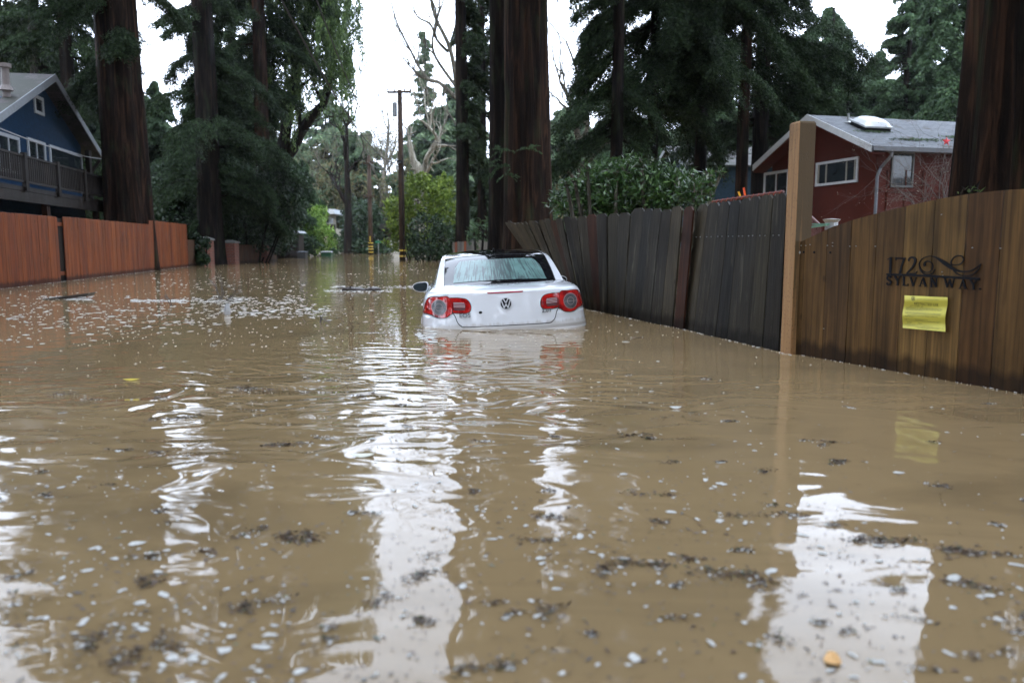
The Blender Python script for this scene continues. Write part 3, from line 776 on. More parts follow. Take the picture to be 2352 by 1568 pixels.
st5 = [pp(.20 + (.03 if i % 2 == 0 else .013) * cos(i * pi / 5 - pi / 2), .085 + (.042 if i % 2 == 0 else .018) * sin(i * pi / 5 - pi / 2), .0016) for i in range(10)]
mb.add(st5, [tuple(range(10))]); mb.build('seal', ink, ntc)

# ------------------------------------------------------------------ left stained fence
A = onwater(0, 664); B = onwater(433, 612.5); dv = (B - A) / (B[1] - A[1])
tf = thing('cedar_fence', tuple((A + B) / 2), 'long orange stained board fence rising from the water on the left', 'fence')
mg = MB(); yy = 6.0
gapY = (onwater(148, 647)[1], onwater(161, 645.5)[1]); stepY = onwater(345, 623)[1]
while yy < B[1] - .1:
    a = A + dv * (yy - A[1]); w_ = .19; b_ = A + dv * (yy + w_ - .006 - A[1])
    if not (gapY[0] < yy + w_ / 2 < gapY[1]):
        h = 1.59 + .0 * yy + (.14 if yy > stepY else 0) + (-.02 if yy < gapY[0] else 0) + random.uniform(-.006, .006)
        off = random.uniform(0, .006)
        board(mg, a + (off, 0, 0), b_ + (off, 0, 0), b_ + (off, 0, h), a + (off, 0, h), (-1, -.1, 0), .02, .02)
    yy += w_
mg.build('boards', wood_orange, tf)
mb = MB()
for zz in (.2, 1.4): mb.bar(A + dv * (6 - A[1]) + (-.06, 0, zz), B + (-.06, 0, zz), .05, .09)
each(mb, 'rail', wood_orange, tf)
mb = MB(); c = A + dv * ((gapY[0] + gapY[1]) / 2 - A[1])
mb.box((c[0] - .12, c[1], .4), (.10, (gapY[1] - gapY[0]) * 1.0, 2.28)); o = mb.build('gap_post', wood_dark, tf); o['label'] = 'dark post in the gap between two runs of boards'
mb = MB(); E = B + dv * 1.7
for i in range(7):
    a = B + dv * (.05 + .24 * i); b_ = B + dv * (.27 + .24 * i); board(mb, a, b_, b_ + (0, 0, 1.1), a + (0, 0, 1.1), (-1, -.1, 0), .02, .0)
tag(mb.build('low_fence', wood_brown), 'low dark brown fence between the orange fence and the ivy', 'fence', 'dark fences on the left')
# brick pillars
def pillar(px0, px1, pyt, Y, label, back=0.0):
    c = X((px0 + px1) / 2, Y); wd_ = (px1 - px0) / F * Y; h = Zh(pyt, Y)
    t = thing('brick_pillar', (c, Y, 0), label, 'pillar', 'brick gate pillars on the left bank')
    mb = MB(); mb.box((0, 0, (h - .12 - .7) / 2), (wd_ * .9, wd_ * .9, h - .12 + .7)); mb.build('shaft', brick, t, world=False)
    mb = MB(); q = wd_ / 2; s_ = lambda k, z: [(-k, -k, z), (k, -k, z), (k, k, z), (-k, k, z)]
    mb.hexa(s_(q * 1.05, h - .12), s_(q * 1.05, h - .05)); mb.hexa(s_(q * 1.05, h - .05), s_(q * .25, h + .04)); mb.build('cap', m_plain('cap_stone%d' % int(px0), (.13, .13, .12), .7), t, world=False)
    return t
pillar(461, 488, 546, 36, 'brick pillar nearest the orange fence, half hidden by ivy')
pillar(513, 545, 553, 38, 'widest brick pillar standing alone in open water')
pillar(598, 617, 558, 43, 'narrow brick pillar before the dark wooden shed')
def plank_fence(Yx, px0, px1, pyt, label, mat, n=14):
    Ya, Yb = Yx; a = np.array([X(px0, Ya), Ya, 0]); b_ = np.array([X(px1, Yb), Yb, 0]); mb = MB(); h = Zh(pyt, (Ya + Yb) / 2)
    for i in range(n):
        p, q = a + (b_ - a) * i / n, a + (b_ - a) * (i + .93) / n; board(mb, p, q, q + (0, 0, h), p + (0, 0, h), (0, 1, 0), .02, .02)
    return tag(mb.build('plank_fence', mat), label, 'fence', 'dark fences on the left')
plank_fence((39, 43), 546, 600, 562, 'dark brown plank fence between two brick pillars', wood_brown)
plank_fence((43, 45), 617, 634, 559, 'short red-brown plank fence right of the narrow pillar', wood_brown, 6)
plank_fence((37, 38), 488, 513, 575, 'dark low gate between the two nearer brick pillars', wood_dark, 8)
# dark shed with a pale roof + bins
t = thing('garden_shed', (X(672, 56), 56, 0), 'small dark wooden shed with a pale little roof at the water edge', 'shed')
mb = MB(); wS = 40 / F * 56; mb.box((0, 0, .0), (wS, 1.4, Zh(540, 56) * 2)); mb.build('wall', wood_dark, t, world=False)
mb = MB(); h = Zh(536, 56); mb.prism([(-wS * .3, -.9, h), (wS * .62, -.9, h), (wS * .5, -.9, h + .16), (-wS * .2, -.9, h + .18)], (0, 1.9, 0)); mb.build('roof', greytrim, t, world=False)
def bin_(px, py0, py1, Y, wpx, label, mats):
    t = thing('floating_bin', (X(px, Y), Y, 0), label, 'bin', 'bins adrift at the far bank')
    wd_ = wpx / F * Y; zt = Zh(py0, Y)
    mb = MB(); s_ = lambda k, z, y=1: [(-k * wd_ / 2, -.3 * y, z), (k * wd_ / 2, -.3 * y, z), (k * wd_ / 2, .3 * y, z), (-k * wd_ / 2, .3 * y, z)]
    mb.hexa(s_(.85, -.3), s_(.95, zt - .08)); mb.build('tub', mats[0], t, world=False)
    mb = MB(); mb.hexa(s_(1.02, zt - .08, 1.05), s_(1.0, zt - .02, 1.05)); mb.hexa(s_(1.0, zt - .02, 1.05), s_(.6, zt, .6)); mb.build('lid', mats[1], t, world=False)
    mb = MB(); mb.tube([(-.2 * wd_, -.34, zt - .04), (.2 * wd_, -.34, zt - .04)], .02, 6); mb.build('handle', mats[1], t, world=False)
bin_(694, 577, 585, 52, 20, 'dark blue bin floating beside the garden shed', (rubber, m_plain('bin_blue', (.03, .04, .06), .4)))
bin_(750, 577, 586, 60, 24, 'dark green bin with a white lid floating before the white house', (m_plain('bin_green', (.01, .06, .03), .4), whitetrim))

# ------------------------------------------------------------------ utility poles, wires, street sign
def pole(px, pyt, Y, r, label, arms, bands, extras=None):
    x = X(px, Y); h = Zh(pyt, Y)
    t = thing('utility_pole', (x, Y, 0), label, 'utility pole', 'utility poles along the road')
    mb = MB(); mb.tube([(0, 0, -.8), (0, 0, h * .5), (0, 0, h)], [r * 1.1, r, r * .8], 14); mb.build('shaft', wood_pole, t, world=False, smooth=True)
    for (pa, pb_, pyy) in arms:
        mb = MB(); z = Zh(pyy, Y); a, b_ = X(pa, Y) - x, X(pb_, Y) - x
        mb.bar((a, -r - .05, z), (b_, -r - .05, z + .03), .10, .12)
        for k in (.03, .3, .72, .97):
            q = a + (b_ - a) * k; mb.tube([(q, -r - .05, z + .05), (q, -r - .05, z + .16), (q, -r - .05, z + .22)], [.03, .055, .03], 6)
        mb.bar((a * .6, -r - .02, z), (0, -r - .02, z - .55), .03); mb.bar((b_ * .6, -r - .02, z), (0, -r - .02, z - .55), .03)
        mb.build('crossarm', wood_pole, t, world=False)
    mb = MB()
    for z in bands: mb.tube([(0, 0, z - .05), (0, 0, z + .05)], r * 1.16, 14)
    each(mb, 'yellow_band', yellowband, t, world=False)
    return t, x, h
tp, xp, hp = pole(924, 207, 47, .165, 'tall dark utility pole with one crossarm, nearer of the two', [(897, 951, 214)], [Zh(588, 47), Zh(575, 47)])
mb = MB(); zt = Zh(250, 47); mb.tube([(-.3, -.05, zt - .45), (-.3, -.05, zt - .4), (-.3, -.05, zt + .3), (-.3, -.05, zt + .35)], [.10, .14, .14, .08], 10); mb.build('transformer', greytrim, tp, world=False)
mb = MB(); mb.box((-.05, -.2, Zh(372, 47)), (.3, .25, .12)); mb.tube([(.1, -.2, -.2), (.1, -.2, 6)], .02, 5); mb.build('cable_bracket', iron, tp, world=False)
tp2, xp2, hp2 = pole(851.5, 357, 74, .20, 'smaller far utility pole with two short arms', [(840, 862, 376), (838, 864, 452)], [Zh(y_, 74) for y_ in (579, 572, 566, 558)])
mb = MB(); mb.box((0, -.23, Zh(549, 74)), (.1, .02, .5)); mb.build('marker_plate', yellowband, tp2, world=False)
def sag(name, a, b_, s, r, mat, label, n=24):
    a, b_ = np.array(a), np.array(b_); pts = []
    for i in range(n + 1):
        t = i / n; p = a * (1 - t) + b_ * t; p[2] -= s * 4 * t * (1 - t); pts.append(p)
    mb = MB(); mb.tube(pts, r, 5); return tag(mb.build(name, mat), label, 'cable')
pA = (xp, 46.8, Zh(373, 47)); pA2 = (xp - .25, 46.8, Zh(368, 47)); pT = [(X(p, 47), 46.8, Zh(209, 47)) for p in (899, 912, 936, 949)]
sag('overhead_cable', at(640, -12, 14), pA, .9, .018, cable, 'thick black cable slanting down from the upper left to the nearer pole', 30)
sag('overhead_cable', at(716, -30, 20), (X(884, 60), 60, Zh(330, 60)), .7, .02, cable, 'black cable running down from the top between willow and sky')
sag('overhead_cable', pA2, (xp2, 74, Zh(372, 74)), .5, .02, cable, 'sagging cable joining the two utility poles')
sag('overhead_cable', at(700, 300, 47), (xp - .1, 46.9, Zh(301, 47)), .3, .018, cable, 'thin level wire crossing from the left trees to the nearer pole')
sag('overhead_cable', (xp, 46.9, Zh(300, 47)), at(1045, 331, 40), .2, .016, cable, 'thin wire going right from the nearer pole behind the slim trunk')
t = thing('street_sign', (X(869, 70), 70, 0), 'small green street name sign on a thin grey post by the far pole', 'sign')
mb = MB(); mb.tube([(0, 0, -.8), (0, 0, Zh(549, 70))], .04, 8); mb.build('post', steel, t, world=False)
mb = MB(); mb.box((0, -.05, Zh(555.5, 70)), (13 / F * 70, .03, 5.0 / F * 70)); sp_ = mb.build('sign_plate', signgreen, t, world=False)

# ------------------------------------------------------------------ houses
def roof_slab(mb, a, b_, c, d, th, uvs):
    """a-b eave, d-c ridge; mb.uv appended"""
    a, b_, c, d = [np.array(p, float) for p in (a, b_, c, d)]
    if mb.uv is None: mb.uv = []
    dn = np.array([0, 0, -th]); mb.hexa([a + dn, b_ + dn, c + dn, d + dn], [a, b_, c, d])
    W_ = np.linalg.norm(b_ - a); H_ = np.linalg.norm(d - a); mb.uv += [(0, 0), (W_, 0), (W_, H_), (0, H_)] * 2
def window(parent, o, U, Z, N_, w_, h_, frame_mat, panes, name='window', fr=.09, inner=None):
    """o lower-left corner on wall, U along, N_ outward"""
    o, U, N_ = [np.array(k, float) for k in (o, U, N_)]; Z = np.array((0, 0, 1.0))
    mb = MB()
    P_ = lambda u, v, n: o + U * u + Z * v + N_ * n
    def rect(u0, v0, u1, v1, n0, n1): mb.hexa([P_(u0, v0, n0), P_(u1, v0, n0), P_(u1, v1, n0), P_(u0, v1, n0)], [P_(u0, v0, n1), P_(u1, v0, n1), P_(u1, v1, n1), P_(u0, v1, n1)])
    rect(0, 0, w_, fr, .004, .05); rect(0, h_ - fr, w_, h_, .004, .05); rect(0, fr, fr, h_ - fr, .004, .05); rect(w_ - fr, fr, w_, h_ - fr, .004, .05)
    f = mb.build(name, frame_mat, parent)
    mb = MB()
    for (u0, u1) in panes: rect(u0 * w_ + .002, fr + .002, u1 * w_ - .002, h_ - fr - .002, .003, .018)
    mb.build('pane', winglass, f)
    if inner:
        mb = MB()
        for u in inner[1]: rect(u * w_ - .03, fr, u * w_ + .03, h_ - fr, .019, .04)
        each(mb, 'sash', inner[0], f)
    return f

# red house behind the gate
hr = thing('red_house', (12, 28, 0), 'dark red wooden house with grey shingle roof and domed skylight', 'house')
E0 = np.array([11.05, 25.0, 0]); Ug = np.array([-.2595, .9657, 0]); Vg = np.array([.9657, .2595, 0]); GL = 6.63
zE, zR = 3.93, 5.34
ov = .55
M0 = E0 + Ug * GL / 2
wl = E0 + Vg * ov + Ug * .45; wl2 = E0 + Vg * ov + Ug * (GL - .45)  # wall corners set back from roof edge
zW = zE + .45 * (zR - zE) / (GL / 2) - .16
mb = MB(); mid = (wl + wl2) / 2 + np.array([0, 0, zR - .2])
mb.prism([wl + (0, 0, -.7), wl2 + (0, 0, -.7), wl2 + (0, 0, zW), mid, wl + (0, 0, zW)], Vg * .2)
m, nt, b = nodes('red_plywood'); f_ = noise(nt, coord(nt), 1.5, 6); nt.links.new(ramp(nt, f_, [(.3, (.046, .0085, .0045)), (.7, (.066, .0125, .0065))]), b.inputs['Base Color']); b.inputs['Roughness'].default_value = .6; b.inputs['Specular IOR Level'].default_value = .12
mb.build('gable_wall', MAT['red_plywood'], hr)
mb = MB(); sw0 = wl + Vg * .2; mb.prism([sw0 + (0, 0, -.7), sw0 + Vg * 14 + (0, 0, -.7), sw0 + Vg * 14 + (0, 0, zW), sw0 + (0, 0, zW)], Ug * .2)
for k in range(20):
    q = sw0 + Vg * (.25 + k * .68); mb.bar(q - Ug * .02 + (0, 0, -.7), q - Ug * .02 + (0, 0, zW - .7), .05, .04)
mb.bar(sw0 - Ug * .02 + (0, 0, zW - 1.35), sw0 + Vg * 14 - Ug * .02 + (0, 0, zW - 1.35), .05, .08)
mb.build('side_wall', MAT['red_plywood'], hr)
mb = MB(); rd = M0 + np.array([0, 0, zR]); far = Vg * 14.5
roof_slab(mb, E0 + (0, 0, zE), E0 + far + (0, 0, zE), rd + far, rd, .06, None)
E1 = E0 + Ug * GL
roof_slab(mb, E1 + far + (0, 0, zE), E1 + (0, 0, zE), rd - (0, 0, .002), rd + far - (0, 0, .002), .06, None)
mb.build('roof', roof_grey, hr)
mb = MB()
for a_, b_ in ((E0 + (0, 0, zE), rd), (E1 + (0, 0, zE), rd)):
    a1, b1 = np.array(a_) - Vg * .03, np.array(b_) - Vg * .03
    mb.prism([a1 + (0, 0, .02), b1 + (0, 0, .02), b1 - (0, 0, .2), a1 - (0, 0, .2)], Vg * .028)
each(mb, 'rake_board', whitetrim, hr)
mb = MB()
for a_, b_ in ((E0 + (0, 0, zE), rd), (E1 + (0, 0, zE), rd)):
    a1, b1 = np.array(a_) + Vg * .004, np.array(b_) + Vg * .004
    mb.prism([a1 - (0, 0, .20), b1 - (0, 0, .20), b1 - (0, 0, .27), a1 - (0, 0, .27)], Vg * .5)
each(mb, 'soffit', MAT['red_plywood'], hr)
mb = MB(); mb.prism([E0 - Ug * .1 + (0, 0, zE - .02), E0 - Ug * .1 + (0, 0, zE - .16), E0 + (0, 0, zE - .18), E0 - Ug * .003 + (0, 0, zE + .0)], Vg * 14.5); mb.build('gutter', m_plain('gutter_grey', (.06, .065, .075), .4), hr)
mb = MB(); c = wl - Ug * .06 + Vg * .02
mb.tube([E0 + Vg * .75 + (0, 0, zE - .16), E0 + Vg * .72 + (0, 0, zE - .3), c + Vg * .12 + (0, 0, zE - .62), c + (0, 0, zE - .9), c + (0, 0, -.6)], .05, 8); mb.build('downpipe', m_plain('pipe_grey', (.09, .10, .115), .4), hr)
nG = -Vg
def wall_px(px, py, O, U, Nn):
    r = ray(px, py); c = np.array([0, 0, CH]); t = ((O - c) @ Nn) / (r @ Nn); return c + r * t
q0 = wall_px(1874, 433, wl, Ug, nG); q1 = wall_px(1971, 418, wl, Ug, nG); q2 = wall_px(1971, 360, wl, Ug, nG)
wU = unit((q0 - q1) * (1, 1, 0)); wW = np.linalg.norm((q0 - q1)[:2]); o_ = q1.copy()
window(hr, o_ - nG * 0, wU, None, nG, wW, q2[2] - q1[2], whitetrim, [(.05, .26), (.26, .74), (.74, .95)], inner=(m_plain('sash_tan', (.22, .21, .18), .5), (.07, .26, .74, .93)), fr=.08)
q1 = wall_px(1812, 445, wl, Ug, nG); q0 = wall_px(1755, 450, wl, Ug, nG); q2 = wall_px(1812, 389, wl, Ug, nG)
q1[2] = 1.9; wW = np.linalg.norm((q0 - q1)[:2])
window(hr, q1 - np.array([0, 0, .9]), wU, None, nG, wW, q2[2] - q1[2] + .9, whitetrim, [(.05, .45), (.55, .95)], inner=(whitetrim, (.5,)), fr=.1)
q0 = wall_px(1990, 406, sw0, Vg, -Ug); 
window(hr, sw0 + Vg * .35 + (0, 0, zW - 1.25) - Ug * 0, Vg, None, -Ug, .85, 1.1, m_plain('dark_frame', (.05, .05, .045), .5), [(.05, .95)], fr=.06)
mb = MB(); q = wl + Ug * (GL * .12) - Vg * .08 + (0, 0, 3.0)
q = wall_px(1865, 382, wl, Ug, nG); mb.tube([q - (0, 0, .2), q - Vg * .14 - (0, 0, .15), q - Vg * .14 + (0, 0, .1), q - Vg * .02 + (0, 0, .2)], [.03, .07, .07, .03], 8); mb.build('wall_lamp', iron, hr)
# skylight on the near roof slope
sl = MB(); slope = unit(rd - (E0 + (0, 0, zE))); nn = unit(np.cross(Vg, slope)); nn = nn if nn[2] > 0 else -nn
c0 = E0 + np.array([0, 0, zE]) + slope * 2.05 + Vg * 1.45
def sk(u, v, n): return c0 + Vg * u * .66 + slope * v * .62 + nn * n * .75
sl.hexa([sk(-.75, -.55, 0), sk(.75, -.55, 0), sk(.75, .75, 0), sk(-.75, .75, 0)], [sk(-.75, -.55, .16), sk(.75, -.55, .16), sk(.75, .75, .16), sk(-.75, .75, .16)])
ko = sl.build('skylight', iron, hr)
sl = MB(); sl.hexa([sk(-.82, -.62, .161), sk(.82, -.62, .161), sk(.82, .82, .161), sk(-.82, .82, .161)], [sk(-.82, -.62, .23), sk(.82, -.62, .23), sk(.82, .82, .23), sk(-.82, .82, .23)]); sl.build('skylight_frame', whitetrim, ko)
sl = MB(); n_ = 12; vs = []
for j in range(n_ + 1):
    for i in range(n_ + 1):
        u, v = i / n_ * 2 - 1, j / n_ * 2 - 1; vs.append(sk(u * .76, v * .66 + .1, .231 + .24 * ((1 - u ** 4) * (1 - v ** 4)) ** .7))
sl.add(vs, [(j * (n_ + 1) + i, j * (n_ + 1) + i + 1, (j + 1) * (n_ + 1) + i + 1, (j + 1) * (n_ + 1) + i) for j in range(n_) for i in range(n_)])
sl.build('skylight_dome', m_plain('milky_dome', (.62, .65, .68), .15, var=.03, coat=.5), ko, smooth=True)
mb = MB(); q = E0 + np.array([0, 0, zE]) + slope * 2.7 + Vg * 1.0; mb.tube([q, q + (0, 0, .32)], .04, 8); mb.tube([q, q + (0, 0, .06)], [.16, .06], 8); mb.build('vent_pipe', steel, hr)
# moss and litter clumps on the roof
V = []
for cc in ((1.9, .75, .35), (2.9, .85, .5), (4.2, 1.3, .2), (1.2, 1.6, .3)):
    n_ = 160; p = E0 + np.array([0, 0, zE]) + Vg * (cc[0] + R.normal(0, cc[2], (n_, 1))) + slope * (cc[1] + R.normal(0, .08, (n_, 1))) + nn * .03
    V.append(leaves(p, np.tile(Vg, (n_, 1)), .09, .03, .8))
V = np.concatenate(V); o = npmesh('leaf_litter', V - wloc(hr), quads(len(V) // 4), L_far, hr); o['kind'] = 'stuff'
# red star ornament
mb = MB(); c = at(2174, 325, 23.5)
loop = [c + np.array([cos(pi / 2 + i * pi / 5), 0, sin(pi / 2 + i * pi / 5)]) * (.13 if i % 2 == 0 else .055) for i in range(10)]
mb.add(loop + [c + (0, -.05, 0), c + (0, .05, 0)], [(i, (i + 1) % 10, 10) for i in range(10)] + [((i + 1) % 10, i, 11) for i in range(10)])
tag(mb.build('star_ornament', m_plain('red_plastic', (.65, .03, .05), .3)), 'bright red star ornament hanging in the bare twigs before the roof', 'ornament')
# stair rail and porch bits beside the red house
t = thing('porch_railing', tuple(at(1856, 520, 15)), 'rust red metal stair railing behind the tall tan post', 'railing')
rr_ = m_plain('rust_red_metal', (.09, .025, .018), .5); mb = MB()
a, b_ = at(1855, 490, 14.5), at(1885, 518, 14); mb.tube([a, b_], .022, 6); a2, b2 = at(1853, 517, 14.4), at(1915, 519, 14.0); mb.tube([a2, b2], .016, 6)
for i in range(9): q = a + (b_ - a) * i / 8; mb.tube([q, (q[0], q[1], .6)], .010, 5)
mb.build('rail_bars', rr_, t)
t = thing('green_rail', tuple(at(1880, 516, 13)), 'pale green board lying by the porch steps', 'board'); mb = MB(); mb.bar(at(1860, 522, 13), at(1900, 516, 12.6), .05, .03); mb.bar(at(1868, 515, 13), at(1902, 514.5, 12.6), .05, .02); mb.build('plank', m_plain('pale_green', (.10, .22, .15), .5), t)
mb = MB(); c = at(1910, 511, 13); mb.tube([c - (0, 0, .12), c, c + (0, 0, .05), c + (0, 0, .06)], [.10, .10, .14, .05], 12); tag(mb.build('lantern_cap', steel), 'small round metal lamp cap peeping over the gate', 'lamp')
# pipe rail above the fence and two coloured sticks
t = thing('pipe_rail', tuple(at(1700, 452, 14)), 'rusty pipe rail wound with red wire above the grey fence', 'railing'); mb = MB(); a, b_ = at(1632, 464, 15), at(1800, 440, 13.5); mb.tube([a, b_], .025, 6)
for i in range(4): q = a + (b_ - a) * (i + .3) / 4; mb.tube([q, (q[0], q[1], -.6)], .02, 5)
mb.build('pipe', rr_, t); mb = MB()
for i in range(14):
    q = a + (b_ - a) * (i + .5) / 14; mb.tube([q + (-.03, 0, -.04), q + (0, -.035, .03), q + (.03, 0, -.02)], .006, 4)
mb.build('wire_loops', m_plain('red_wire', (.45, .06, .03), .4), t)
for (a, b_, cname, col, lab) in (((1712, 452), (1708, 431), 'orange_stake', (.75, .09, .02), 'bright orange stake leaning by the redwood trunks'), ((1701, 453), (1696, 440), 'yellow_stake', (.7, .33, .02), 'short yellow stake left of the orange one')):
    mb = MB(); mb.bar(at(*a, 16), at(*b_, 16), .03); tag(mb.build(cname, m_plain(cname + '_paint', col, .4)), lab, 'stake')

# small slate-blue house among the right redwoods
hb = thing('blue_house', (X(1600, 42), 42, 0), 'small slate blue house behind the redwood trunks on the right', 'house')
Y0, Y1 = 40.0, 45.0
gl = np.array([X(1512, 47), 47, 0]); gr_ = np.array([X(1586, 41), 41, 0]); gm = (gl + gr_) / 2; zr = Zh(335, 44); ze = Zh(358, 41)
Ub = unit(gl - gr_); Vb = np.array([Ub[1], -Ub[0], 0]); Vb = Vb if Vb[0] > 0 else -Vb
ze = zr - 1.15
mb = MB(); mb.prism([gr_ + (0, 0, -.7), gl + (0, 0, -.7), gl + (0, 0, ze - .1), gm + (0, 0, zr - .15), gr_ + (0, 0, ze - .1)], Vb * .2)
mb.prism([gr_ + Vb * .2 + (0, 0, -.7), gr_ + Vb * 9 + (0, 0, -.7), gr_ + Vb * 9 + (0, 0, ze - .1), gr_ + Vb * .2 + (0, 0, ze - .1)], Ub * .2)
mb.build('wall', blue2_siding, hb)
mb = MB(); sl_ = (zr - ze) / np.linalg.norm(gm - gr_)
er, el = gr_ - Ub * .5, gl + Ub * .5; zo = ze - .5 * sl_
roof_slab(mb, er - Vb * .5 + (0, 0, zo), er + Vb * 9 + (0, 0, zo), gm + Vb * 9 + (0, 0, zr), gm - Vb * .5 + (0, 0, zr), .08, None)
roof_slab(mb, el + Vb * 9 + (0, 0, zo), el - Vb * .5 + (0, 0, zo), gm - Vb * .5 + (0, 0, zr - .002), gm + Vb * 9 + (0, 0, zr - .002), .08, None)
rf = mb.build('roof', roof_brown, hb)
mb = MB()
for a_ in (er, el):
    a1 = a_ - Vb * .53 + (0, 0, zo); b1 = gm - Vb * .53 + (0, 0, zr); mb.prism([a1 + (0, 0, .02), b1 + (0, 0, .02), b1 - (0, 0, .2), a1 - (0, 0, .2)], Vb * .027)
each(mb, 'rake_board', greytrim, hb)
mb = MB(); q = gm * .4 + gr_ * .6 + Vb * 5 + (0, 0, zr - .4); mb.tube([q, q + (0, 0, .75)], .12, 8); mb.tube([q + (0, 0, .75), q + (0, 0, .85)], .17, 8); mb.build('vent_pipe', m_plain('copper_vent', (.22, .13, .08), .5), hb)
q = gr_ + Ub * 1.6 + (0, 0, zr - 3.6); window(hb, q, Ub, None, -Vb, .9, 2.0, whitetrim, [(.1, .9)], fr=.12)
mb = MB(); 
for i in range(7): q = gr_ + Ub * (.7 + i * .42) - Vb * .5 + (0, 0, zr - 1.45); mb.bar(q, q + Vb * .45, .06, .1)
mb.build('trellis', wood_dark, hb)

# blue house with deck, left
hl = thing('blue_deck_house', (-16, 27, 0), 'dark blue two-storey gabled house with a raised deck on the left', 'house')
Uw = unit(np.array([-.197, 1, 0])); Nw = np.array([Uw[1], -Uw[0], 0])  # outward: +x
def wp(Y, z): return np.array([-15.3 - .197 * (Y - 26), Y, z])
ya, yb_, yr = 22.6, 30.6, 26.7; zr, ze = 6.40, 4.55
mb = MB(); mb.prism([wp(ya, -.7), wp(yb_, -.7), wp(yb_, ze + .1), wp(yr, zr - .12), wp(ya, ze + .1)], -Nw * .2)
mb.prism([wp(ya, -.7) - Nw * .2, wp(ya, -.7) - Nw * 9, wp(ya, ze) - Nw * 9, wp(ya, ze) - Nw * .2], Uw * .2)
mb.build('wall', blue_siding, hl)
mb = MB(); back = -Nw * 9.5; fr_ = Nw * .55
e0, e1_ = wp(21.9, 4.28), wp(31.4, 4.30); rg = wp(yr, zr)
roof_slab(mb, e0 + back, e0 + fr_, rg + fr_, rg + back, .10, None); roof_slab(mb, e1_ + fr_, e1_ + back, rg + back - (0, 0, .002), rg + fr_ - (0, 0, .002), .10, None)
mb.build('roof', roof_brown, hl)
mb = MB()
for e_ in (e0, e1_):
    a1, b1 = e_ + fr_ + Nw * .03, rg + fr_ + Nw * .03; mb.prism([a1 + (0, 0, .02), b1 + (0, 0, .02), b1 - (0, 0, .22), a1 - (0, 0, .22)], -Nw * .027)
each(mb, 'rake_board', greytrim, hl)
mb = MB(); q = wp(24.2, 5.3) - Nw * 1.0; q = at(14, 200, 24.0); mb.tube([q - (0, 0, .3), q + (0, 0, .55)], .11, 10); mb.tube([q + (0, 0, .55), q + (0, 0, .66)], .17, 10); mb.tube([q - (0, 0, .1), q + (0, 0, .05)], [.2, .12], 10); mb.build('flue', m_plain('flue_grey', (.20, .17, .16), .6), hl)
nW = Nw
def wpx(px, py): return wall_px(px, py, wp(26, 0), Uw, nW)
for (x0_, x1_, y0_, y1_, panes, inner) in ((78, 96, 259, 217, [(.08, .92)], None), (64, 100, 372, 316, [(.05, .5), (.5, .95)], (whitetrim, (.5,))), (-4, 40, 392, 302, [(.05, .5), (.5, .95)], (whitetrim, (.5,))), (115, 184, 392, 333, [(.03, .97)], None)):
    a = wpx(x0_, y0_); c = wpx(x1_, y1_); L_ = (c - a) @ Uw; zt_ = wpx(x0_, y1_)[2]
    window(hl, np.array([a[0], a[1], a[2]]), Uw, None, nW, L_, max(.5, zt_ - a[2]), whitetrim, panes, inner=inner, fr=.10)
mb = MB(); q = e1_ + fr_; mb.bar(q - Uw * .5 + (0, 0, -.2), q - Uw * .5 - Nw * .5 + (0, 0, -.9), .1); mb.bar(wp(30.4, 2.4) + Nw * .3, wp(30.4, 4.4) + Nw * .3, .16); each(mb, 'bracket', wood_dark, hl)
# deck
dk = MB(); Dp = lambda Y, z, o=0: wp(Y, z) + Nw * (1.5 + o)
dk.hexa([wp(18.6, 2.30) + Nw * .02, Dp(18.6, 2.30), Dp(33, 2.30), wp(33, 2.30) + Nw * .02], [wp(18.6, 2.42) + Nw * .02, Dp(18.6, 2.42), Dp(33, 2.42), wp(33, 2.42) + Nw * .02])
dk.hexa([wp(18.6, 2.30) - Nw * 5, wp(18.6, 2.3), wp(22.5, 2.30), wp(22.5, 2.30) - Nw * 5], [wp(18.6, 2.42) - Nw * 5, wp(18.6, 2.42), wp(22.5, 2.42), wp(22.5, 2.42) - Nw * 5])
dk.bar(Dp(18.6, 2.16, -.06), Dp(33, 2.16, -.06), .1, .27); dk.bar(Dp(18.65, 2.16, -.1), Dp(18.65, 2.16, -6), .1, .27)
d_ = dk.build('deck', wood_dark, hl)
mb = MB()
for Y_ in (18.7, 23.0, 27.5, 32.5): mb.bar(Dp(Y_, -.7, -.2), Dp(Y_, 2.05, -.2), .16)
each(mb, 'deck_post', wood_rust, hl)
mb = MB(); mb.bar(Dp(18.7, 3.22), Dp(33, 3.22), .09, .05); mb.bar(Dp(18.7, 2.55), Dp(33, 2.55), .05, .06)
for i in range(100):
    Y_ = 18.8 + i * .14; mb.bar(Dp(Y_, 2.55), Dp(Y_, 3.2), .035)
for i in range(7): mb.bar(Dp(18.72 + i * 2.35, 2.3, .03), Dp(18.72 + i * 2.35, 3.3, .03), .12)
mb.build('deck_railing', wood_dark, hl)
mb = MB(); q = Dp(18.6, 3.2); mb.bar(q, q - Nw * 5, .06, .05)
for i in range(26): q = Dp(18.6, 2.5) - Nw * (.1 + i * .18); mb.bar(q, q + (0, 0, .7), .03)
mb.bar(Dp(18.6, 2.5), Dp(18.6, 2.5) - Nw * 5, .05, .05); o = mb.build('end_railing', greytrim, hl); o['label'] = 'pale grey railing on the near end of the deck'
mb = MB(); a = wp(29.6, .2) + Nw * .9
mb.prism([wp(19, -.7) - Nw * .8, wp(33, -.7) - Nw * .8, wp(33, 2.1) - Nw * .8, wp(19, 2.1) - Nw * .8], -Nw * .1); mb.build('void_shade_panel', m_plain('void_shade', (.012, .013, .016), .8), hl)  # near-black panel standing in for the shade in the void under the deck
mb = MB(); 
for i in range(6): q = wp(31.5 + i * .3, 1.9 - i * .22) + Nw * 1.4; mb.box(q, (1.0, .28, .05))
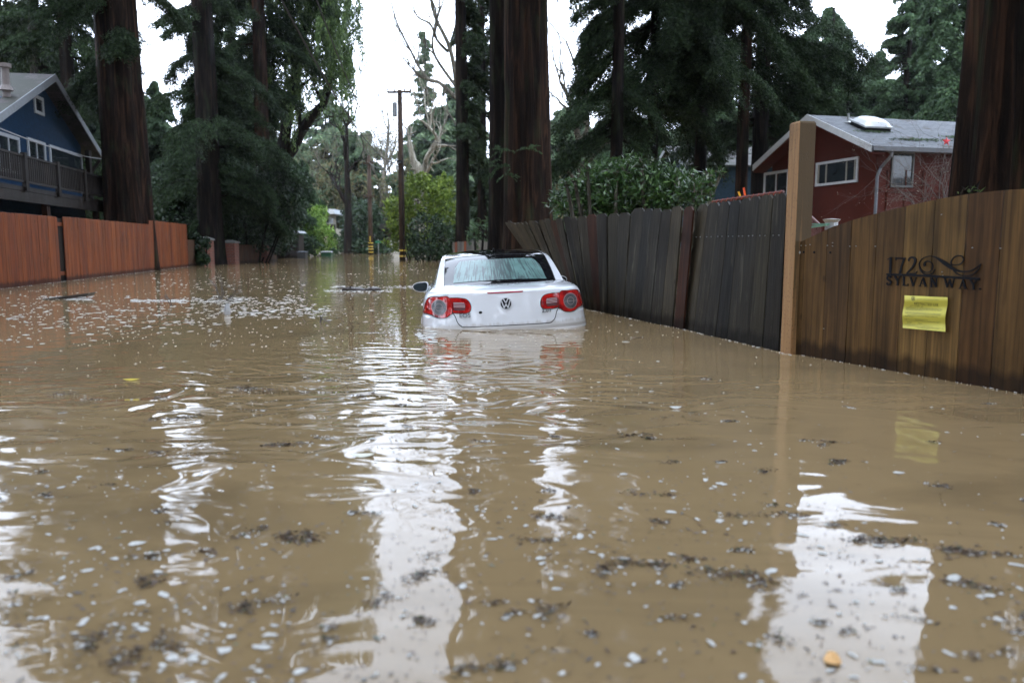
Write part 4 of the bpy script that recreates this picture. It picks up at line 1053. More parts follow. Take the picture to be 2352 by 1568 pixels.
mb.bar(wp(31.2, 2.1) + Nw * 1.9, wp(33.6, .4) + Nw * 1.9, .05, .2); mb.build('stairs', greytrim, hl)
sag('service_wire', at(-30, 283, 17), wp(30.9, 4.15) + Nw * .6, .12, .014, cable_l, 'pale service wire slanting across the dark blue gable wall')
# far white house
hw = thing('white_house', (X(750, 84), 84, 0), 'small far white house with a flat white roof and dark upper balcony', 'house')
S_ = 84 / F; mb = MB(); x0_, x1_ = X(724, 84), X(766, 84)
mb.box(((x0_ + x1_) / 2, 86, Zh(540, 84) / 2), (x1_ - x0_, 4, Zh(540, 84) + 1.4)); mb.box(((x0_ + x1_) / 2 - .3, 86.4, (Zh(495, 84) + Zh(520, 84)) / 2), (x1_ - x0_ - .5, 3.4, 42 * S_))
mb.build('wall', m_plain('cream_wall', (.40, .37, .30), .7), hw)
mb = MB(); mb.prism([(X(715, 84), 83, Zh(491, 84)), (X(776, 84), 83, Zh(492, 84)), (X(772, 84), 83, Zh(481, 84)), (X(718, 84), 83, Zh(481, 84))], (0, 6, 0)); mb.build('roof', whitetrim, hw)
mb = MB(); mb.box((X(757, 84), 83.6, Zh(526, 84)), (28 * S_, 1.2, 20 * S_)); mb.build('balcony', wood_dark, hw)
mb = MB(); mb.box((X(757, 84), 84.4, Zh(506, 84)), (14 * S_, .3, 12 * S_)); fw = mb.build('window', whitetrim, hw); mb = MB(); mb.box((X(753, 84), 84.2, Zh(506, 84)), (4 * S_, .15, 9 * S_)); mb.build('pane', winglass, fw)
mb = MB(); mb.bar((X(766, 84), 83.5, -.5), (X(766, 84), 83.5, Zh(537, 84)), .22); mb.bar((X(740, 84), 83.9, -.3), (X(740, 84), 83.9, Zh(563, 84)), .12); each(mb, 'green_post', m_plain('dark_green_paint', (.01, .07, .05), .5), hw)
mb = MB(); mb.box(((x0_ + X(748, 84)) / 2, 83.9, Zh(575, 84)), (X(748, 84) - x0_ - .6, .1, 22 * S_)); mb.build('garage_door', m_plain('grey_door', (.33, .31, .27), .6), hw)
# pale garage wall behind the near pole
hg = thing('garage', (X(905, 82), 82, 0), 'pale grey garage front half hidden by the yellow-green bush', 'garage')
mb = MB(); mb.box((X(908, 84), 84, 1.0), (X(930, 84) - X(880, 84), 4, 3.0)); mb.build('wall', m_plain('brown_wall', (.08, .05, .035), .7), hg)
S_ = 81.8 / F; mb = MB()
for i in range(5): mb.box((X(908, 81.8), 81.8, Zh(579 - i * 6, 81.8)), (36 * S_, .12, 5.6 * S_))
mb.build('garage_door', m_plain('pale_door', (.42, .41, .37), .6), hg)
mb = MB(); mb.prism([(X(872, 82), 81, 2.5), (X(940, 82), 81, 2.5), (X(930, 82), 81, 3.0), (X(880, 82), 81, 3.0)], (0, 6, 0)); mb.build('roof', roof_brown, hg)

# ------------------------------------------------------------------ the car
p0 = onwater(1161.5, 756)
car = thing('white_convertible', (p0[0] + .02, p0[1], -.005), 'white coupe seen from behind, flooded up to its rear bumper', 'car', rot=(0, radians(-2.6), radians(4.6)))
LV = [(-.50, .10, .84), (-.30, .03, .90), (-.12, .0, .925), (-.02, .0, .938), (.025, .004, .936), (.05, .018, .930), (.09, .032, .926), (.16, .048, .920), (.25, .070, .912), (.32, .088, .900), (.36, .098, .888), (.39, .104, .872), (.405, .108, .858), (.415, .125, .845), (.425, .165, .828), (.435, .25, .81), (.447, .38, .79), (.458, .55, .775), (.463, .75, .76)]
FRT = {-.50: 4.25, .16: 4.38, .25: 4.30, .32: 4.10, .36: 3.85, .39: 3.62, .405: 3.5, .415: 3.42, .425: 3.35, .435: 3.3, .447: 3.25, .458: 3.2, .463: 3.1}
lz = np.array([l[0] for l in LV]); fz = sorted(FRT)
def prm(z): return np.interp(z, lz, [l[1] for l in LV]), np.interp(z, lz, [l[2] for l in LV]), np.interp(z, fz, [FRT[k] for k in fz])
LR, NP = .62, 3.0
def yrear(x, z):
    yr, w_, _ = prm(z); q = min(.9999, abs(x) / w_); return yr + LR * (1 - (1 - q ** NP) ** (1 / NP))
def ring(z):
    yr, w_, yf = prm(z); P_ = []; n = 36
    for i in range(n + 1):
        a = pi + pi * i / n; c, s_ = cos(a), sin(a)
        P_.append((w_ * np.sign(c) * abs(c) ** (2 / NP), yr + LR - LR * abs(s_) ** (2 / NP), z))
    LF = .9
    for k in (.25, .5, .75): P_.append((w_ * (1 + .0 * k), yr + LR + (yf - LF - yr - LR) * k, z))
    for i in range(n + 1):
        a = pi * i / n; c, s_ = cos(a), sin(a)
        P_.append((w_ * np.sign(c) * abs(c) ** (2 / 2.6), yf - LF + LF * abs(s_) ** (2 / 2.6), z))
    for k in (.75, .5, .25): P_.append((-w_, yr + LR + (yf - LF - yr - LR) * k, z))
    return P_
mb = MB(); zs = sorted(set(list(lz) + [(-.2 + .02 * i) for i in range(30)])); zs = [z for z in zs if z <= .463]
rings = [ring(z) for z in zs]; k = len(rings[0])
vs = [p for r_ in rings for p in r_]
mb.add(vs, [(i * k + j, i * k + (j + 1) % k, (i + 1) * k + (j + 1) % k, (i + 1) * k + j) for i in range(len(zs) - 1) for j in range(k)] + [tuple(range((len(zs) - 1) * k, len(zs) * k))])
mb.build('body', white_paint, car, world=False, smooth=True)
# wheel arch flares as soft bulges just above the water
mb = MB()
for sx in (-1, 1):
    for yc in (.92, 3.5):
        n = 14; vs = []
        for i in range(n + 1):
            a = pi * i / n; yy = yc + .42 * cos(a); zz = -.42 + .50 * sin(a)
            for q in (0, 1, 2): 
                rr_ = (.42 + .05 * q); vs.append((sx * (.95 - (.0, .004, .035)[q]), yc + rr_ * cos(a), -.42 + (.48 + .05 * q) * sin(a)))
        mb.add(vs, [(i * 3 + q, i * 3 + q + 1, (i + 1) * 3 + q + 1, (i + 1) * 3 + q) for i in range(n) for q in range(2)])
each(mb, 'wheel_arch', white_paint, car, world=False, smooth=True)

def patch(poly, off, name, mat, parent=None, res=.02, mbin=None, zf=None):
    """fill a polygon given in the rear view (x,z), lay it on the rear skin"""
    from mathutils.geometry import tessellate_polygon, delaunay_2d_cdt
    from mathutils import Vector
    # densify boundary
    B_ = []
    for i in range(len(poly)):
        a, b_ = np.array(poly[i]), np.array(poly[(i + 1) % len(poly)]); n = max(1, int(np.linalg.norm(b_ - a) / res))
        for j in range(n): B_.append(a + (b_ - a) * j / n)
    xs_, zs_ = [p[0] for p in B_], [p[1] for p in B_]; pts = [Vector((p[0], p[1])) for p in B_]; nb_ = len(pts)
    def inside(x, z):
        c = False; j = nb_ - 1
        for i in range(nb_):
            if (B_[i][1] > z) != (B_[j][1] > z) and x < (B_[j][0] - B_[i][0]) * (z - B_[i][1]) / (B_[j][1] - B_[i][1]) + B_[i][0]: c = not c
            j = i
        return c
    x = min(xs_) + res / 2
    while x < max(xs_):
        z = min(zs_) + res / 2
        while z < max(zs_):
            if inside(x, z) and min((p[0] - x) ** 2 + (p[1] - z) ** 2 for p in B_) > (res * .45) ** 2: pts.append(Vector((x, z)))
            z += res
        x += res
    r_ = delaunay_2d_cdt(pts, [], [list(range(nb_))], 1, 1e-6)
    vv = [(p.x, yrear(p.x, p.y) - off, p.y) for p in r_[0]]; fs = [tuple(f) for f in r_[2]]
    m_ = mbin or MB(); 
    # orient outward (towards -y)
    out = []
    for f in fs:
        a, b_, c = [np.array(vv[i]) for i in f[:3]]
        out.append(f if np.cross(b_ - a, c - a)[1] < 0 else f[::-1])
    m_.add(vv, out)
    # skirt back into the body
    n0 = len(vv); loop = [(p[0], yrear(p[0], p[1]) - off, p[1]) for p in B_]; loop2 = [(p[0], yrear(p[0], p[1]) + .01, p[1]) for p in B_]
    m_.add(loop + loop2, [(i, (i + 1) % nb_, nb_ + (i + 1) % nb_, nb_ + i) for i in range(nb_)])
    if mbin is None: return m_.build(name, mat, parent, world=False, smooth=False)
def arc(cx, cz, r, n=24, a0=0, a1=2 * pi): return [(cx + r * cos(a0 + (a1 - a0) * i / n), cz + r * sin(a0 + (a1 - a0) * i / n)) for i in range(n)]
def skin_line(mb, pts, w_, off=.006, k=6):
    P_ = [(x, yrear(x, z) - off + w_, z) for x, z in pts]; mb.tube(P_, w_, k)
def smooth2(pts, n=6, closed=False):
    pts = [np.array(p, float) for p in pts]; out = []; L_ = len(pts)
    for i in range(L_ if closed else L_ - 1):
        g = (lambda j: pts[j % L_]) if closed else (lambda j: pts[max(0, min(L_ - 1, j))])
        p0_, p1_, p2_, p3_ = g(i - 1), g(i), g(i + 1), g(i + 2)
        for k_ in range(n):
            t = k_ / n; out.append(.5 * (2 * p1_ + (-p0_ + p2_) * t + (2 * p0_ - 5 * p1_ + 4 * p2_ - p3_) * t * t + (-p0_ + 3 * p1_ - 3 * p2_ + p3_) * t ** 3))
    if not closed: out.append(pts[-1])
    return out
# trunk lid with its shut line
lid = [(-.43, .048), (.43, .048), (.495, .062), (.53, .10), (.55, .16), (.575, .22), (.60, .30), (.62, .375), (.61, .392), (-.61, .392), (-.62, .375), (-.60, .30), (-.575, .22), (-.55, .16), (-.53, .10), (-.495, .062)]
ld = patch(lid, .003, 'trunk_lid', white_paint, car, .022)
ld.data.polygons.foreach_set('use_smooth', [False] * len(ld.data.polygons))
mb = MB(); skin_line(mb, smooth2([(-.58, .205), (-.55, .16), (-.53, .10), (-.495, .062), (-.43, .047), (0, .0465), (.43, .047), (.495, .062), (.53, .10), (.55, .16), (.58, .205)], 8), .0045, .0065)
skin_line(mb, [(-.926, .30), (-.905, .325), (-.885, .335)], .003); skin_line(mb, [(.926, .30), (.905, .325), (.885, .335)], .003)
mb.build('shut_line', darkgap, car, world=False)
# tail lights
def m_lamp():
    m, nt, b = nodes('red_lamp'); f = noise(nt, coord(nt, (1, 1, 1)), 14, 3); v = noise(nt, coord(nt, (40, 40, 40)), 1.0, 2)
    c = ramp(nt, f, [(.35, (.22, .004, .006)), (.6, (.62, .018, .014))]); nt.links.new(c, b.inputs['Base Color']); b.inputs['Roughness'].default_value = .12; b.inputs['Coat Weight'].default_value = 1
    bump(nt, b, v, .15, .003); return m
redlamp = m_lamp(); m_plain('deep_red_lamp', (.20, .003, .004), .15, coat=1.0); grey_lens = m_plain('grey_lens', (.11, .115, .12), .18, 0, .35, 10, .4, 0.2); m_plain('lens_ring', (.40, .24, .24), .3, .2)
m_plain('stripe_light', (.45, .33, .33), .3); m_plain('stripe_dark', (.05, .012, .012), .3)
for sx in (-1, 1):
    f = lambda pts: [(sx * a, c) for a, c in pts]
    outer = smooth2([(.605, .362), (.70, .372), (.80, .372), (.842, .352), (.872, .30), (.893, .235), (.902, .195), (.855, .19), (.80, .178), (.755, .155), (.70, .148), (.645, .158), (.60, .19), (.582, .205)], 3, True)
    inner = [(.595, .358)] + smooth2([(.52, .358), (.44, .346), (.405, .325), (.385, .29), (.378, .25), (.388, .215), (.42, .198), (.50, .197), (.573, .203)], 4)
    tl = patch(f(outer), .010, 'tail_light', redlamp, car, .02); tl['label'] = ('left' if sx < 0 else 'right') + ' outer tail light with round grey lens'
    patch(f(arc(.722, .262, .086, 30)), .014, 'lens_ring', MAT['lens_ring'], tl, .03)
    patch(f(arc(.722, .262, .077, 30)), .017, 'round_lens', grey_lens, tl, .02)
    mb = MB(); c_ = (sx * .722, .262); mb.tube([(x, yrear(x, z) - .0185, z) for x, z in arc(c_[0], c_[1], .04, 24) + [(c_[0] + .04, c_[1])]], .0022, 4); mb.tube([(c_[0] + d_, yrear(c_[0] + d_, c_[1] - .002) - .0185, c_[1] - .002) for d_ in np.linspace(-.075, .075, 8)], .0015, 4); mb.build('lens_detail', MAT['stripe_light'], tl, world=False)
    il = patch(f(inner), .009, 'inner_tail_light', MAT['red_lamp'], car, .02)
    patch(f(smooth2([(.57, .315), (.46, .305), (.432, .275), (.435, .245), (.47, .228), (.57, .228)], 3, True)), .011, 'lamp_recess', MAT['deep_red_lamp'], il, .03)
    mb = MB(); mb2 = MB()
    for i in range(6):
        z = .236 + i * .0145; x1_ = .44 + (.008 if i in (0, 5) else 0); z1 = z
        (mb if i > 1 else mb2).tube([(sx * x, yrear(x, z1 + .0 * x) - .0135, z1 + (.57 - x) * -.06) for x in np.linspace(.562, x1_, 6)], .0038, 4)
    each(mb, 'light_stripe', MAT['stripe_light'], il, world=False); each(mb2, 'dark_stripe', MAT['stripe_dark'], il, world=False)
    mb = MB(); bd = outer + [outer[0]]; mb.tube([(sx * x, yrear(x, z) - .004, z) for x, z in bd], .006, 5); bd = inner + [inner[0]]; mb.tube([(sx * x, yrear(x, z) - .004, z) for x, z in bd], .006, 5); mb.build('lamp_seal', darkgap, car, world=False)
# third brake light
patch([(-.20, .398), (-.185, .388), (0, .385), (.185, .388), (.20, .398), (.19, .4035), (0, .4045), (-.19, .4035)], .006, 'high_brake_light', m_plain('brake_red', (.36, .03, .045), .2, coat=1.0), car, .02)
# round badge
bd_ = MB(); ec = (.0, .276); ey = yrear(0, .276) - .004; sl_e = (yrear(0, .33) - yrear(0, .22)) / .11
m_plain('badge_black', (.006, .008, .014), .4, spec=.1)
def disc(mb, r0, r1, y0, y1, n=36):
    vs = []; 
    for i in range(n):
        a = 2 * pi * i / n
        for r_, y_ in ((r1, y1), (r1, y0), (r0, y0), (r0, y1)): vs.append((ec[0] + r_ * cos(a), y_ + sl_e * r_ * sin(a), ec[1] + r_ * sin(a)))
    mb.add(vs, [(i * 4 + q, i * 4 + (q + 1) % 4, ((i + 1) % n) * 4 + (q + 1) % 4, ((i + 1) % n) * 4 + q) for i in range(n) for q in range(4)])
disc(bd_, .0005, .060, ey, ey + .03); be = bd_.build('badge', MAT['badge_black'], car, world=False)
mb = MB(); disc(mb, .057, .066, ey - .007, ey + .03)
def vee(pts, w_=.0125):
    for a, b_ in zip(pts[:-1], pts[1:]): mb.bar((ec[0] + a[0], ey - .004 + sl_e * a[1], ec[1] + a[1]), (ec[0] + b_[0], ey - .004 + sl_e * b_[1], ec[1] + b_[1]), w_, .007, up=(0, 1, 0))
vee([(-.024, .050), (-.001, .008)]); vee([(.024, .050), (.001, .008)])
vee([(-.046, .030), (-.021, -.046)]); vee([(-.021, -.046), (0, -.004)]); vee([(0, -.004), (.021, -.046)]); vee([(.021, -.046), (.046, .030)])
mb.build('badge_ring_and_letters', badge_grey, be, world=False)
for s_, cx, cz, size, nm in (('EOS', -.448, .150, .052, 'model_letters'), ('2.0T', .440, .162, .046, 'engine_letters')):
    vs, fs = text_mesh(s_, size * 1.2, .004); mb = MB()
    mb.add([(cx + x * 1.12, yrear(cx + x * 1.12, cz + y) - .013 - z, cz + y) for x, y, z in vs], fs); mb.build(nm, letter_grey, car, world=False)
mb = MB(); mb.tube([(-.278 + .014 * cos(a), yrear(-.27, .2) - .006, .195 + .009 * sin(a)) for a in np.linspace(0, 2 * pi, 10)], .006, 5); mb.add([(-.278 + .016 * cos(a) * (1 + .2 * sin(3 * a)), yrear(-.27, .2) - .009, .195 + .011 * sin(a)) for a in np.linspace(0, 2 * pi, 10)[:-1]], [tuple(range(9))]); mb.build('lock_hole', darkgap, car, world=False)
mb = MB()
for i in range(5): mb.box((-.66 + i * .017, yrear(-.63, .392) - .004, .392), (.010, .012, .003))
mb.build('sensor_marks', darkgap, car, world=False)
# greenhouse
ST = [(.66, .455, .655, .765), (.80, .502, .655, .757), (1.05, .605, .650, .735), (1.30, .700, .640, .712), (1.50, .764, .632, .692), (1.66, .798, .622, .675), (1.95, .824, .612, .660), (2.3, .834, .605, .652), (2.6, .822, .605, .655), (2.95, .66, .65, .72), (3.3, .46, .70, .80)]
STf = np.array(smooth2(ST, 4)); nS = len(STf)
def gh(v, u, off=0.0):
    """v station index (float), u = x in metres"""
    s = np.array([np.interp(v, range(nS), STf[:, i]) for i in range(4)]); yc, zc, wi, wo = s
    q = u / wo; y = yc + (.16 * q * q if v < nS * .55 else 0.16 * q * q * max(0, 1 - (v - nS * .55) / 6)); z = zc - .030 * q * q - .012 * abs(q) ** 6
    e = .02; s2 = np.array([np.interp(min(v + e, nS - 1), range(nS), STf[:, i]) for i in range(4)]); s1 = np.array([np.interp(max(v - e, 0), range(nS), STf[:, i]) for i in range(4)])
    t = s2 - s1; n_ = unit(np.array([0, -t[1], t[0]])); 
    return np.array([u, y, z]) + n_ * off
def gpatch(v0, v1, f0, f1, off, name, mat, parent, nv=24, nu=20, absu=None, smooth=True):
    vs = []
    for j in range(nv + 1):
        v = v0 + (v1 - v0) * j / nv
        wi = np.interp(v, range(nS), STf[:, 2]); wo = np.interp(v, range(nS), STf[:, 3])
        for i in range(nu + 1):
            a, b_ = f0(j / nv, wi, wo), f1(j / nv, wi, wo); vs.append(gh(v, a + (b_ - a) * i / nu, off))
    m_ = MB(); m_.add(vs, [(j * (nu + 1) + i, j * (nu + 1) + i + 1, (j + 1) * (nu + 1) + i + 1, (j + 1) * (nu + 1) + i) for j in range(nv) for i in range(nu)])
    return m_.build(name, mat, parent, world=False, smooth=smooth)
gpatch(0, nS - 1, lambda t, wi, wo: -wo, lambda t, wi, wo: wo, 0, 'roof_frame', white_paint, car, 50, 30)
gpatch(.6, 31.5, lambda t, wi, wo: -wi, lambda t, wi, wo: wi, .004, 'black_roof', black_paint, car, 50, 24)
mb = MB()  # roof panel seam and window-base strip
mb.tube([gh(17.3, u, .004) for u in np.linspace(-.62, .62, 16)], .004, 5); mb.tube([gh(.5, u, .004) for u in np.linspace(-.66, .66, 16)], .008, 5)
for sx in (-1, 1): mb.tube([gh(v, sx * np.interp(v, range(nS), STf[:, 2]), .003) for v in np.linspace(.5, 31, 40)], .004, 5)
mb.build('roof_seams', darkgap, car, world=False)
def m_fog():
    m, nt, b = nodes('fogged_rear_glass')
    tc = N(nt, 'ShaderNodeTexCoord'); sp = N(nt, 'ShaderNodeSeparateXYZ'); nt.links.new(tc.outputs['Object'], sp.inputs[0])
    # drips run down the slope; streaks fan out slightly
    fan = math_(nt, 'MULTIPLY', sp.outputs[0], math_(nt, 'MULTIPLY_ADD', sp.outputs[1], .35, .65))
    cb = N(nt, 'ShaderNodeCombineXYZ'); nt.links.new(math_(nt, 'MULTIPLY', fan, 46), cb.inputs[0]); nt.links.new(math_(nt, 'MULTIPLY', sp.outputs[1], 2.2), cb.inputs[1])
    s = noise(nt, cb.outputs[0], 1.0, 5, .6)
    cb2 = N(nt, 'ShaderNodeCombineXYZ'); nt.links.new(math_(nt, 'MULTIPLY', sp.outputs[0], 3.2), cb2.inputs[0]); nt.links.new(math_(nt, 'MULTIPLY', sp.outputs[1], 2.5), cb2.inputs[1])
    big = noise(nt, cb2.outputs[0], 1.0, 2)
    mid = ramp(nt, math_(nt, 'ABSOLUTE', math_(nt, 'ADD', sp.outputs[0], -.02)), [(0.0, .12), (.35, .0)])
    k_ = ramp(nt, math_(nt, 'ADD', math_(nt, 'ADD', s, math_(nt, 'MULTIPLY_ADD', big, .3, -.15)), mid), [(.54, 0.0), (.58, .95)])
    rd_ = noise(nt, coord(nt), 130, 2); k2 = ramp(nt, rd_, [(.3, 1.0), (.42, 0.0)])
    c = mix(nt, (.055, .13, .115), (.125, .235, .215), ramp(nt, noise(nt, cb2.outputs[0], 1.6, 4), [(.35, 0.0), (.65, 1.0)]))
    c = mix(nt, c, (.02, .04, .04), k_); c = mix(nt, c, (.22, .32, .31), math_(nt, 'MULTIPLY', k2, .35))
    nt.links.new(c, b.inputs['Base Color']); b.inputs['Roughness'].default_value = .35; b.inputs['Coat Weight'].default_value = .1; b.inputs['Coat Roughness'].default_value = .02
    return m
fw_ = lambda t, sx: sx * (.55 - .05 * t - .05 * max(0, t - .65) / .35)
gpatch(3.6, 13.4, lambda t, wi, wo: fw_(t, -1), lambda t, wi, wo: fw_(t, 1), .008, 'rear_window', m_fog(), car, 16, 24)
gpatch(33.5, 39, lambda t, wi, wo: -wi, lambda t, wi, wo: wi, .006, 'windshield', winglass, car, 12, 20)
# sides below the roof frame: pillars and side glass
for sx in (-1, 1):
    def side(v): return gh(v, sx * np.interp(v, range(nS), STf[:, 3])), np.array([sx * (.80 if v > 3 else .77 + .01 * v), gh(v, sx * np.interp(v, range(nS), STf[:, 3]))[1], .435])
    vs = []; vl = np.linspace(0, nS - 1, 50)
    for v in vl:
        a, b_ = side(v); b_[2] = min(b_[2], a[2] - .002); vs += [a, b_]
    mb = MB(); mb.add(vs, [(i * 2, i * 2 + 1, i * 2 + 3, i * 2 + 2) for i in range(len(vl) - 1)]); mb.build('roof_side', white_paint, car, world=False, smooth=True)
    vs = []; vl = np.linspace(13, 36, 40)
    for v in vl:
        a, b_ = side(v); t_ = min(1, (v - 13) / 4.0); a2 = b_ + (a - b_) * (.08 + .82 * min(1, t_, (36.5 - v) / 2)); o_ = np.array([sx * .006, 0, 0]); vs += [a2 + o_, b_ + (0, 0, .02) + o_]
    mb = MB(); mb.add(vs, [(i * 2, i * 2 + 1, i * 2 + 3, i * 2 + 2) for i in range(len(vl) - 1)]); mb.build('side_window', winglass, car, world=False)
    # belt strip
    mb = MB(); mb.tube([(sx * (.80 if y_ > .95 else .775), y_, .44) for y_ in np.linspace(.85, 3.2, 10)], .008, 5); mb.build('belt_strip', rubber, car, world=False)
    # mirror
    mp_ = MB(); mxx, my, mz = sx * (.985 if sx < 0 else .93), 2.62, .365; vs = []
    cont = smooth2([(-.12, .01), (-.105, .045), (-.05, .068), (.03, .075), (.085, .07), (.10, .03), (.085, -.04), (.05, -.062), (-.04, -.058), (-.10, -.03)], 3, True)
    flip = 1 if sx < 0 else -1
    L0 = [(mxx + flip * a, my + c * .30, mz + c) for a, c in cont]; L1 = [(mxx + flip * (a * .95 + .0), my + .06, mz + c * .97) for a, c in cont]; L2 = [(mxx + flip * (a * .6 + .02), my + .13, mz + c * .6) for a, c in cont]; nC = len(cont)
    mp_.add(L0 + L1 + L2, [(i, (i + 1) % nC, nC + (i + 1) % nC, nC + i) for i in range(nC)] + [(nC + i, nC + (i + 1) % nC, 2 * nC + (i + 1) % nC, 2 * nC + i) for i in range(nC)] + [tuple(range(2 * nC, 3 * nC)), tuple(range(nC))[::-1]])
    mo = mp_.build('side_mirror', white_paint, car, world=False, smooth=False)
    mp_ = MB(); mp_.add([(mxx + flip * (a * .9 - .006), my - .006 + c * .30 * .86, mz + c * .86) for a, c in cont], [tuple(range(nC))[::-1]]); mp_.build('mirror_glass', m_plain('mirror_glass%d' % (sx + 1), (.20, .25, .28), .12, 1.0, .03), mo, world=False)
    mp_ = MB(); mp_.bar((mxx + flip * .08, my + .05, mz - .03), (sx * .84, my + .08, mz - .02), .05, .045); mp_.build('mirror_arm', rubber, mo, world=False)
    mp_ = MB(); mp_.tube([(sx * .915, 1.86, .19), (sx * .955, 1.84, .195), (sx * .955, 1.66, .195), (sx * .915, 1.64, .19)], .014, 6); mp_.build('door_handle', white_paint, car, world=False)
mb = MB(); mb.tube([(0, 1.9, .82), (0, 1.86, .85), (0, 1.80, .86)], [.02, .014, .006], 6)
mb.build('roof_antenna', rubber, car, world=False)

# ------------------------------------------------------------------ trees
def az_left(a): return .12 + .88 * max(0, -cos(a))
def az_right(a): return .12 + .88 * max(0, cos(a))
GRP_R = 'redwoods behind the right fence'; GRP_L = 'redwoods on the left bank'
LF = (0.17, 0.050)
# left bank
T3 = place_tree('redwood_tree', X(297, 28), 28, 'broad redwood trunk rising directly behind the orange fence beside the blue house', 'tree', GRP_L, 30, .80, 6.6, 3.2, 54, 4200, redbark, L_dark, k=36, flare=.30, leaf=(.13, .034), droop=.8, azf=lambda a: 1.0 if sin(a) < .2 and cos(a) < .5 else .35)
T4 = place_tree('redwood_tree', X(486, 37), 37, 'dark redwood behind the brick pillars, its trunk veiled by low foliage', 'tree', GRP_L, 32, .56, 1.6, 4.1, 100, 3400, darkbark, L_dark, leaf=(.15, .040), droop=.7, prof=lambda t: (1.0 if t < .26 else (.62 if t < .42 else 1.0)) * (1 - t * .5), azf=lambda a: .22 if sin(a) < -.45 else 1)
T5 = place_tree('redwood_tree', X(612, 46), 46, 'straight reddish redwood left of the forked hanging-leaf tree', 'tree', GRP_L, 33, .46, 6.0, 4.2, 84, 1900, redbark, L_dark, leaf=(.22, .065), droop=.7, azf=lambda a: (.45 + .55 * max(0, -cos(a))) * (.25 if sin(a) < -.45 else 1))
T1 = place_tree('redwood_tree', X(112, 44), 44, 'slim dark redwood directly above the blue house gable', 'tree', GRP_L, 30, .38, 3.5, 4.4, 74, 2100, darkbark, L_dark, azf=lambda a: (.25 if sin(a) < -.45 else 1), leaf=(.21, .06), droop=.6)
T2 = place_tree('redwood_tree', X(182, 40), 40, 'dark redwood between the blue house and the broad trunk', 'tree', GRP_L, 31, .40, 3.4, 4.0, 78, 2100, darkbark, L_dark, azf=lambda a: (.25 if sin(a) < -.45 else 1), leaf=(.2, .06), droop=.6)
# right side
T6 = place_tree('redwood_tree', X(1063, 36), 36, 'slim bare-sided dark trunk left of the great reddish trunk', 'tree', GRP_R, 30, .31, 5, 1.9, 40, 1100, darkbark, L_dark, leaf=(.2, .06), azf=lambda a: 1.0 if cos(a) > .25 else .0, droop=.8)
T7 = place_tree('redwood_tree', X(1209, 17.5), 17.5, 'great reddish redwood trunk directly behind the leaning fence', 'tree', GRP_R, 30, .49, 6.6, 3.4, 50, 2400, redbark, L_dark, k=36, flare=.34, leaf=(.13, .036), droop=.7, azf=lambda a: 1.0 if cos(a) > -.1 else .25, prof=lambda t: .38 + .9 * min(1, max(0, t - .06) * 4))
mb = MB(); V = crown_redwood(mb, 29, 12.5, 6.0, 60, 2600, leaf=(.20, .06), droop=.25, azf=lambda a: 1.0 if sin(a) < .3 else .2)  # high boughs added out of view to darken reflections in the car's window
npmesh('crown', V, quads(len(V) // 4), L_dark, T7); mb.build('boughs', darkbark, T7, world=False)
T7b = place_tree('redwood_tree', X(1149, 19), 19, 'black trunk leaning against the left side of the great reddish one', 'tree', GRP_R, 28, .285, 7.5, 1.5, 30, 1500, darkbark, L_dark, flare=.5, leaf=(.13, .036), azf=lambda a: 1.0 if cos(a) > -.4 else .1)
T7c = place_tree('redwood_tree', X(1108, 44), 44, 'dark conifer foliage filling the slot between slim and great trunks', 'tree', GRP_R, 30, .25, 2.0, 1.55, 60, 900, darkbark, L_dark, leaf=(.22, .065), up=0, droop=.9, top_frac=.05, prof=lambda t: 1)
T8 = place_tree('redwood_tree', X(1412, 27), 27, 'redwood above the glossy shrub with long boughs reaching left over the gap', 'tree', GRP_R, 30, .225, 4.2, 3.2, 100, 3500, darkbark, L_dark, leaf=(.12, .032), droop=.62, up=-.1, azf=lambda a: az_left(a) * (.15 if sin(a) < -.35 else 1), prof=lambda t: (.85 - t * 2.4) if t < .14 else (.42 if t < .28 else .95))
T9 = place_tree('redwood_tree', X(1494, 30), 30, 'redwood with very dense dark curtain of foliage, second right of the gap', 'tree', GRP_R, 32, .22, 6.2, 2.7, 120, 3900, darkbark, L_dark, leaf=(.13, .036), droop=.9, up=.0, top_frac=.1, prof=lambda t: 1.0)
T10 = place_tree('redwood_tree', X(1603, 31), 31, 'redwood trunk standing directly before the slate blue house', 'tree', GRP_R, 32, .245, 7.0, 2.8, 120, 3900, darkbark, L_dark, leaf=(.13, .036), droop=.85, up=.0, top_frac=.1, prof=lambda t: 1.0)
T11 = place_tree('redwood_tree', X(1699, 34), 34, 'left trunk of the close pair beside the red house', 'tree', GRP_R, 34, .27, 7.0, 2.6, 90, 1900, redbark, L_dark, azf=lambda a: .15 if sin(a) < -.35 else 1, leaf=(.14, .042), droop=.8, prof=lambda t: 1.0)
T12 = place_tree('redwood_tree', X(1738, 35.5), 35.5, 'right trunk of the close pair, boughs spreading over the red house', 'tree', GRP_R, 34, .38, 5.2, 4.0, 130, 3600, darkbark, L_dark, leaf=(.15, .040), droop=.5, up=.05, azf=lambda a: (.35 + .65 * max(0, cos(a))) * (.12 if sin(a) < -.35 else 1), prof=lambda t: 1.0 if t < .20 else .52)
T13 = place_tree('redwood_tree', 5.97, 10.0, 'massive dark trunk close behind the arched gate at the right', 'tree', GRP_R, 26, .50, 10.5, 2.4, 30, 2000, redbark, L_dark, k=44, flare=.10, leaf=(.12, .035), azf=lambda a: 1.0 if cos(a) > 0 or sin(a) > .7 else .0)
